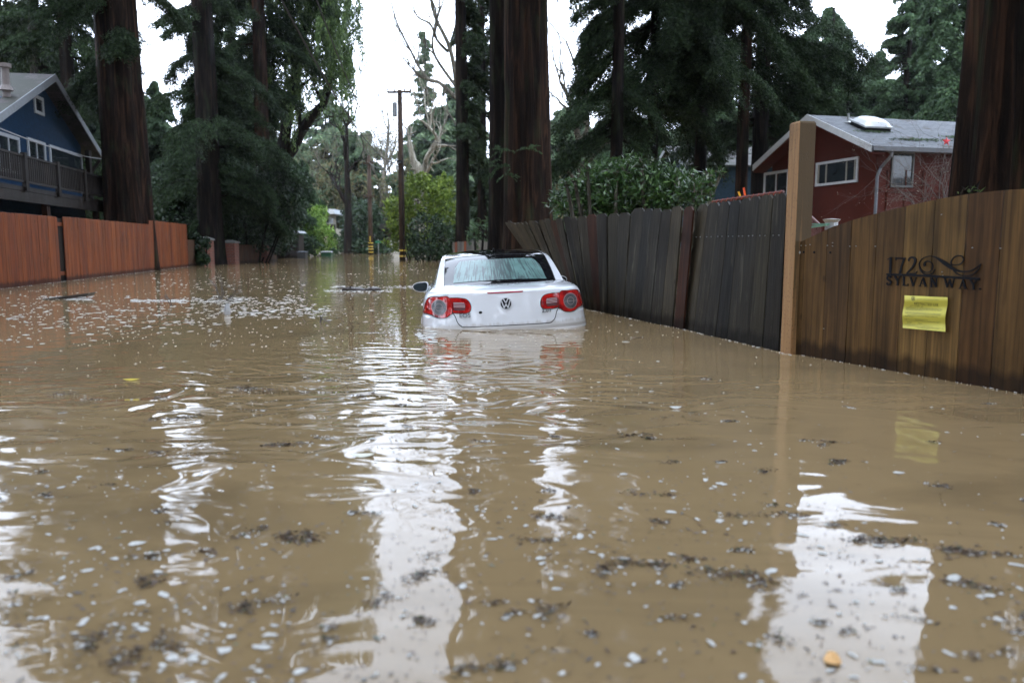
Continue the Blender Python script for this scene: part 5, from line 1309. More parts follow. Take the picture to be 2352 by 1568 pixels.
# far right conifers
GC = 'conifers beyond the red house'
C1 = place_tree('conifer_tree', X(2050, 52), 52, 'tall open conifer with visible trunk above the skylight', 'tree', GC, 19.5, .30, 3, 4.6, 100, 1500, darkbark, L_conif, leaf=(.24, .07), droop=.25, up=.0, lean=(.5, 0), prof=lambda t: max(.2, 1.05 - t))
C2 = place_tree('conifer_tree', X(2160, 47), 47, 'thick drooping cedar left of the massive near trunk', 'tree', GC, 17.5, .35, 2.5, 2.6, 70, 1500, darkbark, L_conif, leaf=(.24, .09), droop=1.0, up=0, prof=lambda t: 1.05 - t * .35)
C3 = place_tree('conifer_tree', X(1930, 56), 56, 'lower rounded conifer directly behind the red house ridge', 'tree', GC, 13.6, .3, 1.5, 4.8, 100, 1700, darkbark, L_conif, leaf=(.26, .08), droop=.4, prof=lambda t: 1.1 - t)
C9 = copy_tree(C3, (X(1890, 66), 66, 0), 5.9, 1.35, 'taller rounded conifer rising left of the open sky notch')
C10 = copy_tree(C3, (X(2105, 60), 60, 0), .9, 1.3, 'rounded conifer between the open one and the drooping cedar')
C4 = copy_tree(C3, (X(1840, 60), 60, 0), 2.1, 1.12, 'conifer filling the view between the redwood pair and the post')
C5 = copy_tree(C3, (X(2250, 58), 58, 0), 4.1, 1.0, 'conifer mostly hidden behind the massive near trunk')
C6 = copy_tree(C3, (X(1430, 66), 66, 0), 1.1, 1.1, 'conifer seen between the first two trunks right of the gap')
C7 = copy_tree(C3, (X(1650, 62), 62, 0), 5.1, .95, 'conifer above the slate blue house roof')
C8 = copy_tree(C3, (X(1990, 62), 62, 0), 3.0, .9, 'small conifer right of the skylight, left of the open one')
C8.scale = (1.05, 1.05, 1.12)
# left fill
for i, (px, Y, s_, lb) in enumerate(((60, 54, 1.25, 'conifer between the far left edge and the slim dark redwood'), (150, 58, 1.2, 'conifer between the two slim redwoods above the blue house'), (330, 66, .98, 'conifer peeping out right of the broad trunk'), (470, 60, 1.0, 'conifer right behind the veiled dark redwood'), (610, 66, 1.0, 'conifer behind the straight reddish redwood'), (20, 58, 1.25, 'conifer at the far left edge above the roof'), (380, 62, .90, 'conifer left of the veiled dark redwood'), (545, 60, 1.1, 'conifer between the veiled redwood and the reddish one'), (250, 60, 1.1, 'conifer hidden behind the broad trunk'), (700, 70, .62, 'conifer low between the fork and the bare snag'))):
    copy_tree(C3, (X(px, Y), Y, 0), 1.3 * i, s_, lb)['group'] = 'conifers filling the left bank'
for px, Y, s_, lb in ((552, 56, .9, 'redwood filling the view between veiled and reddish trunks'), (35, 50, .9, 'redwood at the far left edge above the roof')):
    copy_tree(T2, (X(px, Y), Y, 0), px, s_, lb)

# forked tree with hanging leaves
t = thing('forked_tree', (X(640, 52), 52, 0), 'dark forked tree with curtains of hanging pale green leaves', 'tree'); bx = X(640, 52)
mb = MB(); pl = lambda pts, Y=52: [at(px, py, Y) - np.array([bx, Y, 0]) for px, py in pts]
mb.tube([np.array([0, 0, -.8])] + pl([(648, 430), (645, 370), (655, 310), (664, 240), (684, 150), (700, 60), (720, -60), (730, -160)]), [.62, .55, .5, .38, .34, .3, .24, .18, .1], 12)
mb.tube(pl([(650, 372), (672, 345), (690, 305), (715, 268), (742, 240), (758, 190), (764, 120), (756, 40), (775, -60)]), [.36, .34, .33, .31, .26, .22, .17, .12, .08], 12)
for pts in ([(742, 240), (730, 215), (715, 180)], [(684, 150), (668, 120), (640, 100)], [(758, 190), (790, 150), (812, 110)], [(700, 60), (740, 20), (790, -40)], [(664, 240), (640, 215), (620, 160)], [(690, 305), (688, 270), (695, 240)], [(664, 250), (690, 200), (720, 175)]):
    mb.tube(pl(pts), [.14, .10, .05], 6)
mb.build('trunk', greybark if False else darkbark, t, world=False, smooth=True)
C_ = []; D_ = []
ns = 1500
cl_ = []
for i in range(ns):
    px = random.triangular(560, 838, 760); py = random.uniform(-360, 250)
    if px > 800: px = 800 + (px - 800) * (1 if py < 100 else .3)
    if py > 170 and not (600 < px < 700) and random.random() < .75: continue
    if 690 < px < 760 and 120 < py < 240 and random.random() < .6: continue
    Y = 52 + random.gauss(0, 2.2); p = at(px, py, Y) - np.array([bx, 52, 0])
    L_ = random.uniform(.7, 2.3); n = int(34 * L_); q = R.uniform(0, 1, n)
    sw = R.normal(0, .10, 3)
    C_.append(p + np.stack([sw[0] * q * 2, sw[1] * q * 2, -L_ * q], 1) + R.normal(0, .10, (n, 3)))
C_ = np.concatenate(C_); V = leaves(C_, np.tile(np.array([0, 0, -1.0]), (len(C_), 1)), .26, .08, .45)
npmesh('crown', V, quads(len(V) // 4), L_willow, t)

# bare and pale trees
def bare_tree(name, px, Y, label, mat, r, first, depth=5, L=3.0, spread=.5, group=None, leafm=None, up=.2, gnarl=.2, k=6):
    """first: list of polylines in picture px for the main limbs; then recursive twigs"""
    x = X(px, Y); t = thing(name, (x, Y, 0), label, 'tree', group); mb = MB(); tips = []
    for pts, r0 in first:
        P_ = [at(a, b_, Y) - np.array([x, Y, 0]) for a, b_ in pts]
        P_ = [p + np.array([0, random.uniform(-.4, .4) * (i > 0), 0]) for i, p in enumerate(P_)]
        rad = [r0 * (1 - .65 * i / (len(P_) - 1)) for i in range(len(P_))]
        mb.tube(smooth2(P_, 4), np.interp(np.linspace(0, 1, (len(P_) - 1) * 4 + 1), np.linspace(0, 1, len(P_)), rad).tolist(), 8)
        for i in range(1, len(P_)):
            d = P_[i] - P_[i - 1]
            if depth > 0:
                for _ in range(2 if i == len(P_) - 1 else 1):
                    bare_branches(mb, P_[i], unit(unit(d) + R.normal(0, .5, 3)), L * random.uniform(.5, 1), rad[i] * .7, depth - 1, k, spread, up, tips, gnarl)
    mb.build('trunk', mat, t, world=False, smooth=True)
    if leafm is not None and tips:
        C_ = np.concatenate([np.array(p) + R.normal(0, .45, (16, 3)) for p, d in tips]); V = leaves(C_, R.normal(0, 1, C_.shape), .16, .08, .5)
        npmesh('crown', V, quads(len(V) // 4), leafm, t)
    return t
bare_tree('bare_snag', 798, 78, 'dark bare snag with a broken top left of the far pole', darkbark, .3, [([(798, 600), (799, 470), (796, 380), (795, 290)], .42), ([(796, 290), (782, 268), (758, 268), (742, 262)], .16), ([(782, 268), (800, 240), (815, 225)], .1), ([(798, 400), (815, 375), (835, 368)], .12)], 4, 3.0)
bare_tree('sycamore_tree', 950, 66, 'stubby pale sycamore trunk with peeling bark and cut tops', palebark, .4, [([(962, 600), (962, 405), (950, 370), (940, 322)], .48), ([(962, 405), (968, 395), (985, 350), (1003, 320)], .20)], 2, 1.2, k=5)
bare_tree('sycamore_tree', 985, 64, 'white limbed sycamore bending right beside the stubby one', palebark, .3, [([(975, 600), (976, 400), (982, 360), (1000, 335), (1003, 315), (985, 292), (972, 280)], .24), ([(1003, 335), (1030, 335)], .16), ([(985, 298), (990, 270), (985, 245)], .14)], 4, 2.2, k=5)
bare_tree('bare_tree', 1045, 58, 'tall leafless pale tree reaching over the road gap behind the slim trunk', greybark, .3, [([(1066, 600), (1062, 350), (1052, 230), (1036, 120), (1000, 40), (985, -30)], .24), ([(1052, 230), (1010, 190), (985, 185), (960, 150), (945, 120), (915, 60), (900, 10)], .15), ([(1030, 120), (1005, 95), (990, 60), (960, 40), (945, 5)], .12), ([(1048, 200), (1000, 130), (995, 90), (1010, 20), (1005, -60)], .12), ([(1056, 300), (1030, 260), (1010, 240)], .08)], 6, 2.4, .5, k=5)
bare_tree('bare_tree', 1318, 44, 'leafless twisting tree in the gap right of the great trunk', greybark, .3, [([(1340, 600), (1335, 420), (1330, 330), (1318, 260), (1300, 215), (1285, 190)], .22), ([(1330, 330), (1350, 290), (1345, 230), (1365, 180)], .15), ([(1318, 262), (1330, 200), (1318, 140), (1300, 100)], .12), ([(1330, 420), (1300, 385), (1280, 375)], .1), ([(1335, 400), (1370, 350), (1385, 330)], .1)], 6, 1.9, .5, k=5, leafm=None)
bare_tree('bare_tree', 865, 92, 'grey leafless tree between the two utility poles', greybark, .3, [([(880, 600), (878, 450), (885, 380), (892, 300), (890, 260)], .25), ([(878, 450), (860, 400), (850, 360)], .2), ([(885, 380), (905, 340), (910, 300)], .15)], 5, 3.5, .55, k=5)
# far conifer with layered boughs
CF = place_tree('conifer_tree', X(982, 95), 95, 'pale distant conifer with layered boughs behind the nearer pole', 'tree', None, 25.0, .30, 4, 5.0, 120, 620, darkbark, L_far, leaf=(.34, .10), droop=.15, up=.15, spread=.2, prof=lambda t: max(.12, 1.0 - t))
# far wood at the end of the road
WG = 'hazy trees of the far wood'
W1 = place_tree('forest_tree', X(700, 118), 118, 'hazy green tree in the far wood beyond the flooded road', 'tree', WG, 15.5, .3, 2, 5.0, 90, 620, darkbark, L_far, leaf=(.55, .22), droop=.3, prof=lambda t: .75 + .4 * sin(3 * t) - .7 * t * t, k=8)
W2 = thing('forest_tree', (X(860, 112), 112, 0), 'brown-grey leafless tree in the far wood beyond the flooded road', 'tree', 'leafless trees of the far wood')
mb = MB(); tips = []
bare_branches(mb, (0, 0, -.5), (0, 0, 1), 5.0, .28, 6, 6, .5, .35, tips, .12)
mb.build('trunk', greybark, W2, world=False)
C_ = np.concatenate([p + R.normal(0, .8, (5, 3)) for p, d in tips]); V = leaves(C_, R.normal(0, 1, C_.shape), .30, .08, .5); npmesh('crown', V, quads(len(V) // 4), L_bare, W2)
k = 0
for Y in (100, 125, 150):
    for px in range(-150, 2500, 75 if Y < 140 else 60):
        k += 1; pj = px + random.uniform(-35, 35); Yj = Y + random.uniform(-9, 9)
        if abs(pj - 905) < 34 and Y < 120: continue
        h = (1.36 if 600 < pj < 1060 else 1) * random.uniform(.85, 1.08) * (1.0 if Y < 120 else 1.2) * (1.12 if pj < 600 or pj > 1250 else .86)
        if 820 < pj < 960: h *= .97
        if Y == 100 and 640 < pj < 1000: h *= .72
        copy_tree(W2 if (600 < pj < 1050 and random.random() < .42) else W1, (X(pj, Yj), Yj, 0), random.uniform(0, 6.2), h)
# unseen redwoods added behind and beside the camera to cut skylight and reflections
UG = 'unseen redwoods added for shade'
WIDE = place_tree('redwood_tree', -8.5, 1.0, 'unseen redwood added around the camera to shade the road', 'tree', UG, 24, .5, 9.5, 6.5, 60, 1100, darkbark, L_dark, leaf=(.34, .12), droop=.25)
for i, (x, y) in enumerate(((8.0, -2.0), (-7, -7), (6, -8), (0, -15), (-13, -4), (14, -6), (10.5, 3.5), (-13, 6), (-11.8, 12.5), (-10.5, 9))):
    o = copy_tree(WIDE, (x, y, 0), 1 + i * 1.9, 1.0, 'unseen redwood added around the camera to shade the road')
for i, (x, y, s_) in enumerate(((-9, -4, 1), (-13, 4, .95), (8.5, -3, 1), (12, 4, .95), (-6, -13, 1.0), (5, -14, 1.05), (0.5, -22, 1.1), (-14, -14, 1.1), (13, -12, 1), (-17, 12, 1), (16, 16, 1), (-20, 20, 1.0), (18, 25, .9), (-5.5, -7, .9), (5.5, -8, .95), (-22, 0, 1.1), (20, -2, 1.1))):
    o = copy_tree((T9, T10, T4)[i % 3], (x, y, 0), i * 1.7, s_, 'unseen redwood added around the camera to shade the road'); o['group'] = UG

# ------------------------------------------------------------------ shrubs
def bl(px, py, Y, rx, ry=None, rz=None):
    return (at(px, py, Y), (rx / F * Y, (ry or rx) / F * Y, (rz or rx) / F * Y))
bush('camellia_shrub', (X(1450, 11.5), 11.9, 0), 'glossy leaved evergreen shrub spilling over the grey fence', 'shrub',
     [bl(1320, 462, 12.2, 62, 62, 34), bl(1400, 440, 12, 75, 75, 62), bl(1345, 430, 12.6, 38, 40, 30), bl(1470, 425, 12, 80, 80, 62), bl(1550, 445, 11.6, 66, 66, 55), bl(1600, 440, 11.2, 42, 50, 34), bl(1430, 398, 12.4, 50, 60, 36), bl(1380, 400, 12.6, 30, 40, 26), bl(1545, 408, 12, 42, 50, 26), bl(1450, 480, 11.9, 120, 60, 50), bl(1628, 418, 11.2, 18, 20, 14)] + [bl(x_ + random.uniform(-8, 8), 388 + abs(x_ - 1440) * .15 + random.uniform(-26, 22), 12 + random.uniform(-.4, .4), random.uniform(7, 15), 12, random.uniform(7, 16)) for x_ in range(1300, 1650, 12)], 560, (.10, .030), L_cam, D=(0, 0, .3), jit=.9, stem_mat=greybark, shell=.5)
bush('laurel_thicket', (X(560, 40), 40, 0), 'big dark evergreen thicket above the brick pillars', 'shrub',
     [bl(640, 430, 40, 62, 70, 52), bl(560, 470, 41, 90, 80, 70), bl(660, 480, 41, 48, 60, 60), bl(400, 470, 39, 60, 70, 80), bl(420, 400, 40, 45, 50, 40), bl(560, 540, 42, 100, 60, 40), bl(620, 555, 44, 60, 50, 34), bl(690, 435, 42, 26, 30, 24), bl(370, 540, 38, 50, 50, 50), bl(520, 400, 42, 50, 60, 40)], 75, (.24, .10), L_ever, shell=.5)
bush('ivy_clump', (X(463, 35), 34.6, 0), 'shiny ivy tumbling over the low fence beside the first brick pillar', 'shrub', [bl(455, 575, 34.5, 14, 14, 34), bl(466, 595, 34.3, 16, 14, 14), bl(452, 550, 34.6, 12, 12, 12), bl(474, 560, 34.8, 9, 9, 14)], 400, (.13, .08), L_ever)
bush('bamboo_clump', (X(725, 66), 66, 0), 'bright yellow-green bamboo clump left of the far white house', 'shrub', [bl(722, 530, 66, 26, 26, 52), bl(745, 545, 64, 22, 22, 34), bl(702, 545, 66, 16, 16, 38), bl(730, 495, 68, 20, 24, 26), bl(765, 548, 70, 10, 10, 22)], 45, (.42, .12), L_bamb, D=(0, 0, -.6))
bush('evergreen_bush', (X(828, 80), 80, 0), 'dark blue-green evergreen bush behind the far pole', 'shrub', [bl(830, 568, 79, 46, 30, 16), bl(870, 572, 80, 34, 30, 12), bl(825, 510, 80, 40, 40, 52), bl(860, 530, 82, 34, 34, 46), bl(800, 545, 80, 22, 26, 34), bl(845, 480, 82, 26, 30, 22), bl(880, 560, 84, 20, 20, 26)], 22, (.42, .20), L_ever)
bush('evergreen_bush', (X(790, 84), 84, 0), 'small grey-green bush right of the white house', 'shrub', [bl(784, 560, 82, 12, 12, 18), bl(776, 572, 82, 10, 10, 10)], 22, (.36, .18), L_far)
bush('yellow_green_bush', (X(960, 48), 48, 0), 'large yellow-green bush right of the nearer pole', 'shrub', [bl(950, 560, 52, 60, 40, 26), bl(975, 460, 49, 55, 55, 50), bl(920, 500, 50, 36, 40, 50), bl(1010, 490, 48, 40, 50, 60), bl(905, 480, 52, 22, 30, 30), bl(960, 420, 50, 34, 40, 22), bl(1020, 430, 50, 26, 30, 30), bl(915, 540, 50, 20, 24, 26)], 52, (.26, .13), L_yel)
bush('evergreen_bush', (X(985, 45), 45, 0), 'dark green lower bush overhanging the water before the yellow-green one', 'shrub', [bl(990, 580, 44, 50, 34, 20), bl(1040, 585, 43, 36, 30, 18), bl(980, 535, 45, 42, 40, 48), bl(1020, 550, 44, 34, 34, 44), bl(950, 560, 45, 14, 20, 24), bl(1045, 560, 42, 26, 26, 36)], 60, (.22, .11), L_ever)
bush('fern_clump', (X(1120, 22), 22, 0), 'feathery sprouts and ferns at the foot of the dark trunks', 'shrub', [bl(1110, 530, 22, 34, 30, 26), bl(1135, 515, 21, 26, 26, 20), bl(1165, 515, 19, 14, 14, 16), bl(1090, 540, 23, 20, 24, 26)], 90, (.18, .035), L_conif, D=(0, 0, .2))
bush('bank_brush', (X(620, 60), 60, 0), 'dark low brush along the far left bank', 'shrub', [bl(x_, 560, 62, 40, 30, 26) for x_ in (560, 610, 660, 690)] + [bl(340, 520, 44, 60, 40, 60), bl(300, 480, 46, 50, 40, 60), bl(380, 460, 50, 60, 40, 70), bl(500, 470, 52, 70, 40, 80), bl(600, 480, 54, 60, 40, 80)], 30, (.30, .13), L_ever)
bush('bank_brush', (X(800, 88), 88, 0), 'brown-grey thicket behind the white house', 'shrub', [bl(x_, y_, 90, 30, 20, 34) for x_, y_ in ((700, 470), (740, 440), (780, 500), (790, 450), (830, 420), (870, 440), (690, 420), (930, 400), (900, 500), (760, 400), (820, 540))], 9, (.5, .16), L_bare)
# sprouts on the great trunk
t = T7; V = []
for (px, py, n_) in ((1145, 385, 260), (1215, 342, 130), (1155, 345, 120), (1128, 375, 60), (1165, 400, 100)):
    p = at(px, py, 16.75) - wloc(t)
    for q in range(5):
        d = unit(np.array([random.uniform(-1, 1), -.4, random.uniform(-.3, .6)])); m_ = n_ // 5; s_ = R.uniform(0, 1, (m_, 1)); V.append(leaves(p + d * s_ * .30 - np.array([0, 0, .12]) * s_ ** 2, np.tile(d * .4 + np.array([0, 0, -.6]), (m_, 1)), .09, .018, .5))
V = np.concatenate(V); npmesh('trunk_sprouts', V, quads(len(V) // 4), L_conif, t)
# bare twig shrub in front of the red house
t = thing('twiggy_shrub', (X(2190, 12), 12.2, 0), 'fine bare pale-twigged shrub before the red house side wall', 'shrub'); mb = MB(); x = X(2190, 12)
tg = []
for i in range(20):
    a = random.uniform(-1.0, .35); d = np.array([a * 1.15 - .25, random.uniform(-.3, .3), random.uniform(.25, 1.15)])
    bare_branches(mb, (random.uniform(-.15, .25), random.uniform(-.2, .2), 1.15), d, random.uniform(.35, .75), .009, 4, 4, .42, -.05, tg, .12, 3)
mb.build('twigs', m_plain('pale_twig', (.10, .085, .075), .7, spec=.2), t, world=False)
C_ = np.array([p for p, d in tg]); V = leaves(C_, np.array([d for p, d in tg]), .022, .014, .3); npmesh('buds', V, quads(len(V) // 4), palebark, t)['kind'] = 'stuff'
bush('tuft_plant', (X(2250, 7.4), 7.4, 0), 'green leafy sprigs poking above the gate before the massive trunk', 'shrub', [bl(2240, 436, 7.6, 20, 20, 7), bl(2215, 440, 7.6, 14, 14, 6)], 300, (.07, .02), L_willow, D=(0, 0, .4))
# garden brush behind the right fence
bush('evergreen_bush', (X(1300, 24), 24, 0), 'grey-green brush right of the great trunk foot', 'shrub', [bl(1290, 450, 24, 22, 30, 40), bl(1310, 480, 23, 30, 30, 40)], 50, (.12, .05), L_bare)

# ------------------------------------------------------------------ floating things
bark_wet = m_plain('wet_driftwood', (.05, .04, .035), .35, var=.4, scale=20); foam_m = m_plain('foam', (.55, .54, .50), .6, var=.12, scale=60)
mb = MB(); p = onwater(105, 687); q = onwater(205, 684); mb.hexa([p + (0, -.1, -.02), q + (0, -.09, .03), q + (0, .14, .03), p + (0, .12, -.02)], [p + (0, -.1, .01), q + (.05, -.09, .09), q + (.05, .14, .09), p + (0, .12, .01)])
tag(mb.build('drifting_plank', bark_wet), 'dark wet plank drifting in foam near the orange fence', 'plank')
mb = MB(); p = onwater(785, 668); pts = [p + np.array([i * .085, .02 * sin(i * 1.7), .015 + .02 * sin(i * .9)]) for i in range(10)]; mb.tube(pts, [.02, .035, .05, .045, .06, .055, .05, .06, .04, .02], 8)
for i in range(14): c = pts[random.randint(2, 8)]; mb.tube([c, c + R.normal(0, .09, 3) * (1, 1, .5) + (0, 0, .03)], [.02, .006], 4)
tag(mb.build('drifting_log', bark_wet), 'dark ragged log floating in the white foam line left of the car', 'log')
def snag(name, px, py, sticks, label):
    mb = MB(); p = onwater(px, py)
    for (ax, ay, r_) in sticks:
        e = at(ax, ay, p[1] + random.uniform(-.1, .1)); m_ = (p + e) / 2 + R.normal(0, .03, 3); s0 = at(px + (ax - px) * .05 + random.uniform(-6, 6), py, p[1]); s0[2] = -.05; mb.tube([s0, m_, e], [r_, r_ * .8, r_ * .4], 5)
        for k in range(3): c = m_ + (e - m_) * random.random(); mb.tube([c, c + R.normal(0, .07, 3)], [r_ * .5, .002], 4)
    return tag(mb.build(name, bark_wet), label, 'branch')
snag('snagged_branch', 510, 690, [(478, 640, .012), (505, 650, .012), (555, 655, .009), (560, 668, .008), (490, 612, .008), (530, 690, .01)], 'tangle of thin upright twigs sticking out of the water left of centre')
snag('snagged_branch', 728, 741, [(740, 733, .012), (755, 722, .005), (690, 742, .008)], 'two short sticks poking up between tangle and car')
snag('snagged_branch', 392, 702, [(380, 680, .010), (376, 676, .006)], 'single slanting twig in the foam before the orange fence')
mb = MB(); p = onwater(522, 722); mb.tube([p - (0, 0, .1), p + (0, 0, .06), p + (.01, 0, .14)], [.03, .045, .025], 8); tag(mb.build('floating_bottle', m_plain('clear_plastic', (.45, .45, .45), .1, var=.3)), 'small pale bottle bobbing below the twig tangle', 'bottle')
def leaf_flat(px, py, r_, mat, label, rot=0.0, asp=.45):
    p = onwater(px, py); mb = MB(); n = 14; vs = [(p[0] + r_ * (cos(a) * cos(rot) - asp * sin(a) * sin(rot)), p[1] + r_ * (cos(a) * sin(rot) + asp * sin(a) * cos(rot)), .006 + .004 * cos(2 * a)) for a in np.linspace(0, 2 * pi, n + 1)[:-1]]
    mb.add(vs + [(p[0], p[1], .012)], [(i, (i + 1) % n, n) for i in range(n)]); return tag(mb.build('fallen_leaf', mat), label, 'leaf', 'fallen leaves on the water')
leaf_flat(302, 873, .055, m_plain('yellow_leaf', (.55, .42, .03), .5), 'narrow yellow leaf floating on the left', .15, .28)
leaf_flat(1912, 1518, .030, m_plain('orange_leaf', (.75, .42, .15), .5), 'pale orange leaf in the sky reflection at the bottom right', 1.2, .6)
leaf_flat(833, 1047, .050, m_plain('pale_leaf', (.70, .68, .55), .5), 'cream coloured oval leaf at the edge of the bright reflection', .1, .5)
leaf_flat(1551, 937, .035, foam_m, 'white pebble-like scrap right of centre', .1, .6)
# foam flecks, litter
def discs(C_, r_, asp, z, hump=.003, n=7):
    m = len(C_); a = np.linspace(0, 2 * pi, n + 1)[:-1]; rot = R.uniform(0, pi, (m, 1)); rr_ = r_[:, None] * R.uniform(.6, 1.25, (m, n))
    x = rr_ * np.cos(a); y = rr_ * np.sin(a) * asp[:, None]
    X_ = C_[:, 0:1] + x * np.cos(rot) - y * np.sin(rot); Y_ = C_[:, 1:2] + x * np.sin(rot) + y * np.cos(rot)
    V = np.stack([X_, Y_, np.full_like(X_, z)], 2)
    ctr = np.stack([C_[:, 0], C_[:, 1], np.full(m, z + hump)], 1)[:, None, :]
    V = np.concatenate([V, ctr], 1).reshape(-1, 3)
    b_ = (np.arange(m) * (n + 1))[:, None, None]; i = np.arange(n)
    F_ = np.stack([i, (i + 1) % n, np.full(n, n)], 1)[None] + b_
    return V, F_.reshape(-1, 3)
def fence_clear(x, y):  # x beyond the right fence or car, calm clean water there
    return x < np.interp(y, [1, 5, 7, 9, 12, 60], [1.6, 1.2, .9, .7, .5, 3])
def scatter(n, y0, y1, pw, clump=.5, right=.25):
    u = R.uniform(0, 1, n); y = (y0 ** (1 - pw) + u * (y1 ** (1 - pw) - y0 ** (1 - pw))) ** (1 / (1 - pw))
    x = R.uniform(-.70, .72, n) * y
    nz = np.sin(x * 2.3 + 1.3 * np.sin(y * 1.1)) * np.sin(y * 2.9 + .8 * np.sin(x * 1.7)) + .6 * np.sin(x * 6.1 + y * 3.3)
    keep = (R.uniform(0, 1, n) < (1 - clump) + clump * (nz > .2)) & (fence_clear(x, y) | (R.uniform(0, 1, n) < right) & (x < np.interp(y, [1, 4.8, 6.7, 8.7, 14, 60], [3, 2.9, 2.2, 1.6, .6, 3])))
    keep &= (x > np.interp(y, [1, 16, 33, 60], [-12, -10, -13.2, -30]))
    ncar = ~((np.abs(x + .1 + (y - 8.5) * .08) < 1.0) & (y > 8.45) & (y < 13.2))
    k_ = keep & ncar; return np.stack([x[k_], y[k_]], 1)
P1 = scatter(2100, 1.45, 12, 1.95, .75, .3); r1 = np.clip(R.lognormal(math.log(.0062), .6, len(P1)), .003, .026)
P2 = scatter(4600, 7, 60, 1.7, .6, .25); r2 = np.minimum(R.lognormal(math.log(.013), .6, len(P2)), .045) * (P2[:, 1] / 12) ** .5
# foam lines
P3 = []
for (px0, px1, py, n_, sd_) in ((90, 215, 683, 90, 2.2), (150, 210, 688, 50, 1), (300, 430, 691, 150, 1.8), (400, 560, 691, 110, 3.5), (480, 700, 690, 160, 6), (745, 900, 668, 150, 1.6), (760, 960, 659, 120, 1.5), (500, 760, 715, 260, 9), (850, 960, 620, 80, 6), (0, 500, 720, 320, 22), (350, 700, 650, 160, 14), (960, 1000, 770, 60, 8)):
    for _ in range(n_):
        q = onwater(random.uniform(px0, px1), py + random.gauss(0, sd_)); P3.append(q[:2])
P3 = np.array(P3); r3 = np.minimum(R.lognormal(math.log(.026), .6, len(P3)), .06)
# foam clinging to fences and car
P4 = []
for (a, b_, n_) in ((A, B, 500), (onwater(1346, 711), onwater(1567, 756), 60), (onwater(1567, 756), onwater(1781, 807), 70), (onwater(1783, 808), onwater(1815, 815), 30), (G0, G1, 60), (np.array([-.8, 8.6, 0]), np.array([.72, 8.5, 0]), 50)):
    for _ in range(n_):
        t_ = random.random() ** 1.0; q = a * (1 - t_) + b_ * t_; P4.append((q[0] + random.uniform(-.015, .015), q[1] - abs(random.gauss(0, .02)) - .02))
P4 = np.array(P4); r4 = R.lognormal(math.log(.0065), .5, len(P4)) * np.clip(P4[:, 1] / 9, .7, 2.4)
def m_litter():
    m, nt, b = nodes('wet_litter'); nt.links.new(ramp(nt, island(nt), [(0, (.022, .017, .014)), (.35, (.065, .038, .022)), (.7, (.14, .075, .035)), (.88, (.10, .10, .095)), (1, (.09, .12, .04))]), b.inputs['Base Color']); b.inputs['Roughness'].default_value = .35; return m
lit = m_litter()
# litter: needles, twigs, bark crumbs, in drifts
Q = scatter(5500, 1.45, 14, 1.9, .55, .5); q3 = np.concatenate([Q, np.full((len(Q), 1), .003)], 1)
sz = np.where(R.uniform(0, 1, len(Q)) < .12, .013, .0065)
D_ = unit(np.stack([R.normal(0, 1, len(Q)), R.normal(0, .6, len(Q)), np.zeros(len(Q))], 1))
S_ = np.stack([-D_[:, 1], D_[:, 0], D_[:, 2]], 1); l = (sz * R.uniform(.5, 1.5, len(Q)))[:, None]; w_ = (sz * R.uniform(.15, .5, len(Q)))[:, None]
V1 = np.stack([q3 - D_ * l, q3 + S_ * w_ + (0, 0, .001), q3 + D_ * l, q3 - S_ * w_], 1).reshape(-1, 3)
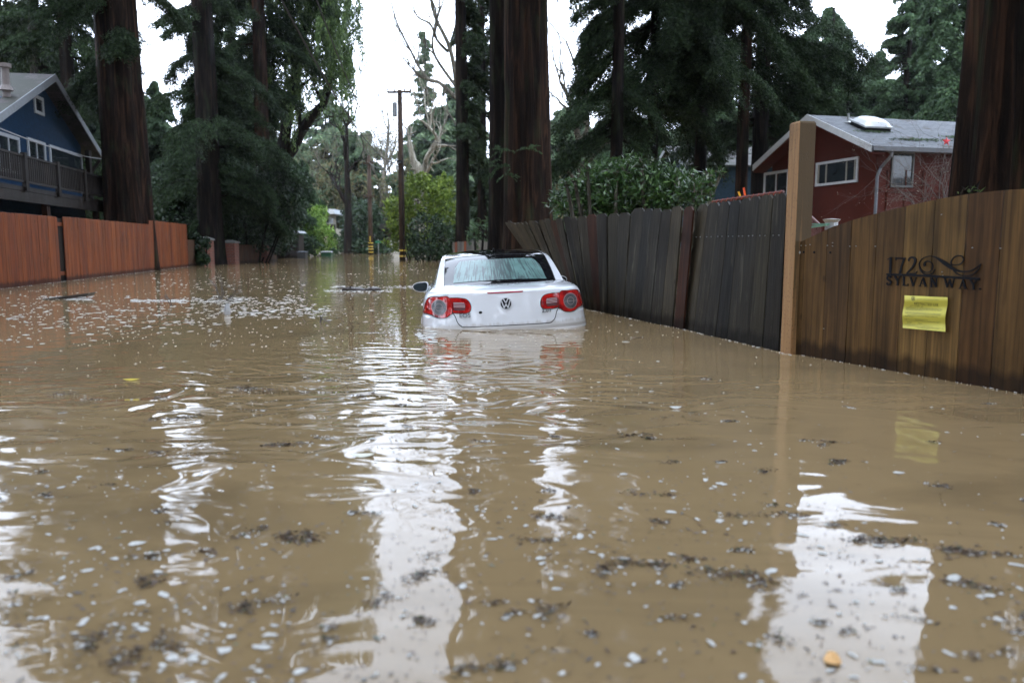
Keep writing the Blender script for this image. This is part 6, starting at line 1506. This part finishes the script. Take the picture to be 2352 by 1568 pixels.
# drifts: tangled clumps of needles, real px anchors give their places on the water
cl = [(1640, 1325, .10), (1715, 1335, .07), (1585, 1280, .04), (1240, 1240, .06), (620, 1235, .07), (700, 1230, .05), (1500, 960, .12), (1480, 1000, .10), (1560, 1065, .06), (1740, 1080, .06), (1720, 1185, .09), (1420, 1305, .06), (300, 1520, .06), (200, 1490, .06), (1890, 1060, .05), (2010, 1240, .06), (1500, 1200, .04), (1290, 1190, .05), (560, 895, .2), (420, 960, .12), (890, 905, .12), (170, 905, .1), (1350, 1455, .02), (980, 1420, .03), (2200, 1270, .08), (2280, 1350, .05), (1090, 1130, .03), (1850, 1010, .05), (660, 1020, .08), (330, 1330, .05)]
CC = []; LL = []; FF = []
def drift(c, r_, dens=1.0):
    a = random.uniform(0, 2 * pi); p = np.array([c[0], c[1], 0.0]) - np.array([cos(a), .6 * sin(a), 0]) * r_ * .9; pts = []
    for _ in range(random.randint(6, 11)):
        a += random.gauss(0, .45); p = p + np.array([cos(a), .6 * sin(a), 0]) * r_ * .26; pts.append(p)
        if random.random() < .35: pts.append(p + np.array([random.gauss(0, .35), random.gauss(0, .25), 0]) * r_)
    for q in pts:
        n_ = int((4 + r_ * 130) * dens * random.uniform(.2, 1.7)); s_ = r_ * random.uniform(.05, .24) + .004
        g = R.normal(0, 1, (n_, 3)) * (s_, s_ * .7, .0015); g[:, 2] = np.abs(g[:, 2]) + .003; CC.append(q + g); LL.append(np.full(n_, random.choice([.009, .014, .022])))
        if random.random() < .3: FF.append(q[:2] + R.normal(0, s_, (3, 2)))
for px, py, r_ in cl: drift(onwater(px, py), r_ * 1.3)
for _ in range(80):
    q = scatter(6, 1.6, 12, 1.8, 0, .5)
    if len(q): drift(q[0], random.uniform(.015, .08), .5)
LL = np.concatenate(LL)
CC = np.concatenate(CC); D2 = unit(R.normal(0, 1, CC.shape) * (1, .8, .25)); V2 = leaves(CC, D2, LL[:, None], LL[:, None] * .2, .2); V2[:, 2] = np.abs(V2[:, 2]) + .002
V = np.concatenate([V1, V2]); tag(npmesh('litter', V, quads(len(V) // 4), lit), 'dark needle litter and twigs drifting in clumps on the brown water', 'litter', kind='stuff')

P5 = np.concatenate(FF); r5 = R.lognormal(math.log(.0045), .5, len(P5))
Pa = np.concatenate([P1, P2, P3, P4, P5]); ra = np.concatenate([r1, r2, r3, r4, r5]); asp = R.uniform(.35, .8, len(Pa))
V, F_ = discs(Pa, ra, asp, .003, .0035, 9)
tag(npmesh('foam', V, F_, foam_m, smooth=True), 'white foam flecks and bubbles floating all over the brown water', 'foam', kind='stuff')
# ------------------------------------------------------------------ damp air
mb = MB(); mb.box((0, 40, 24.0), (300, 330, 52))
m = bpy.data.materials.new('haze_air'); m.use_nodes = True; nt = m.node_tree; nt.nodes.remove(nt.nodes['Principled BSDF'])
pv = nt.nodes.new('ShaderNodeVolumePrincipled'); pv.inputs['Color'].default_value = (.86, .92, 1, 1); pv.inputs['Density'].default_value = .00014; pv.inputs['Anisotropy'].default_value = .3
nt.links.new(pv.outputs[0], nt.nodes['Material Output'].inputs['Volume'])
tag(mb.build('haze', m), 'thin damp air veiling the far trees', 'haze', kind='stuff')
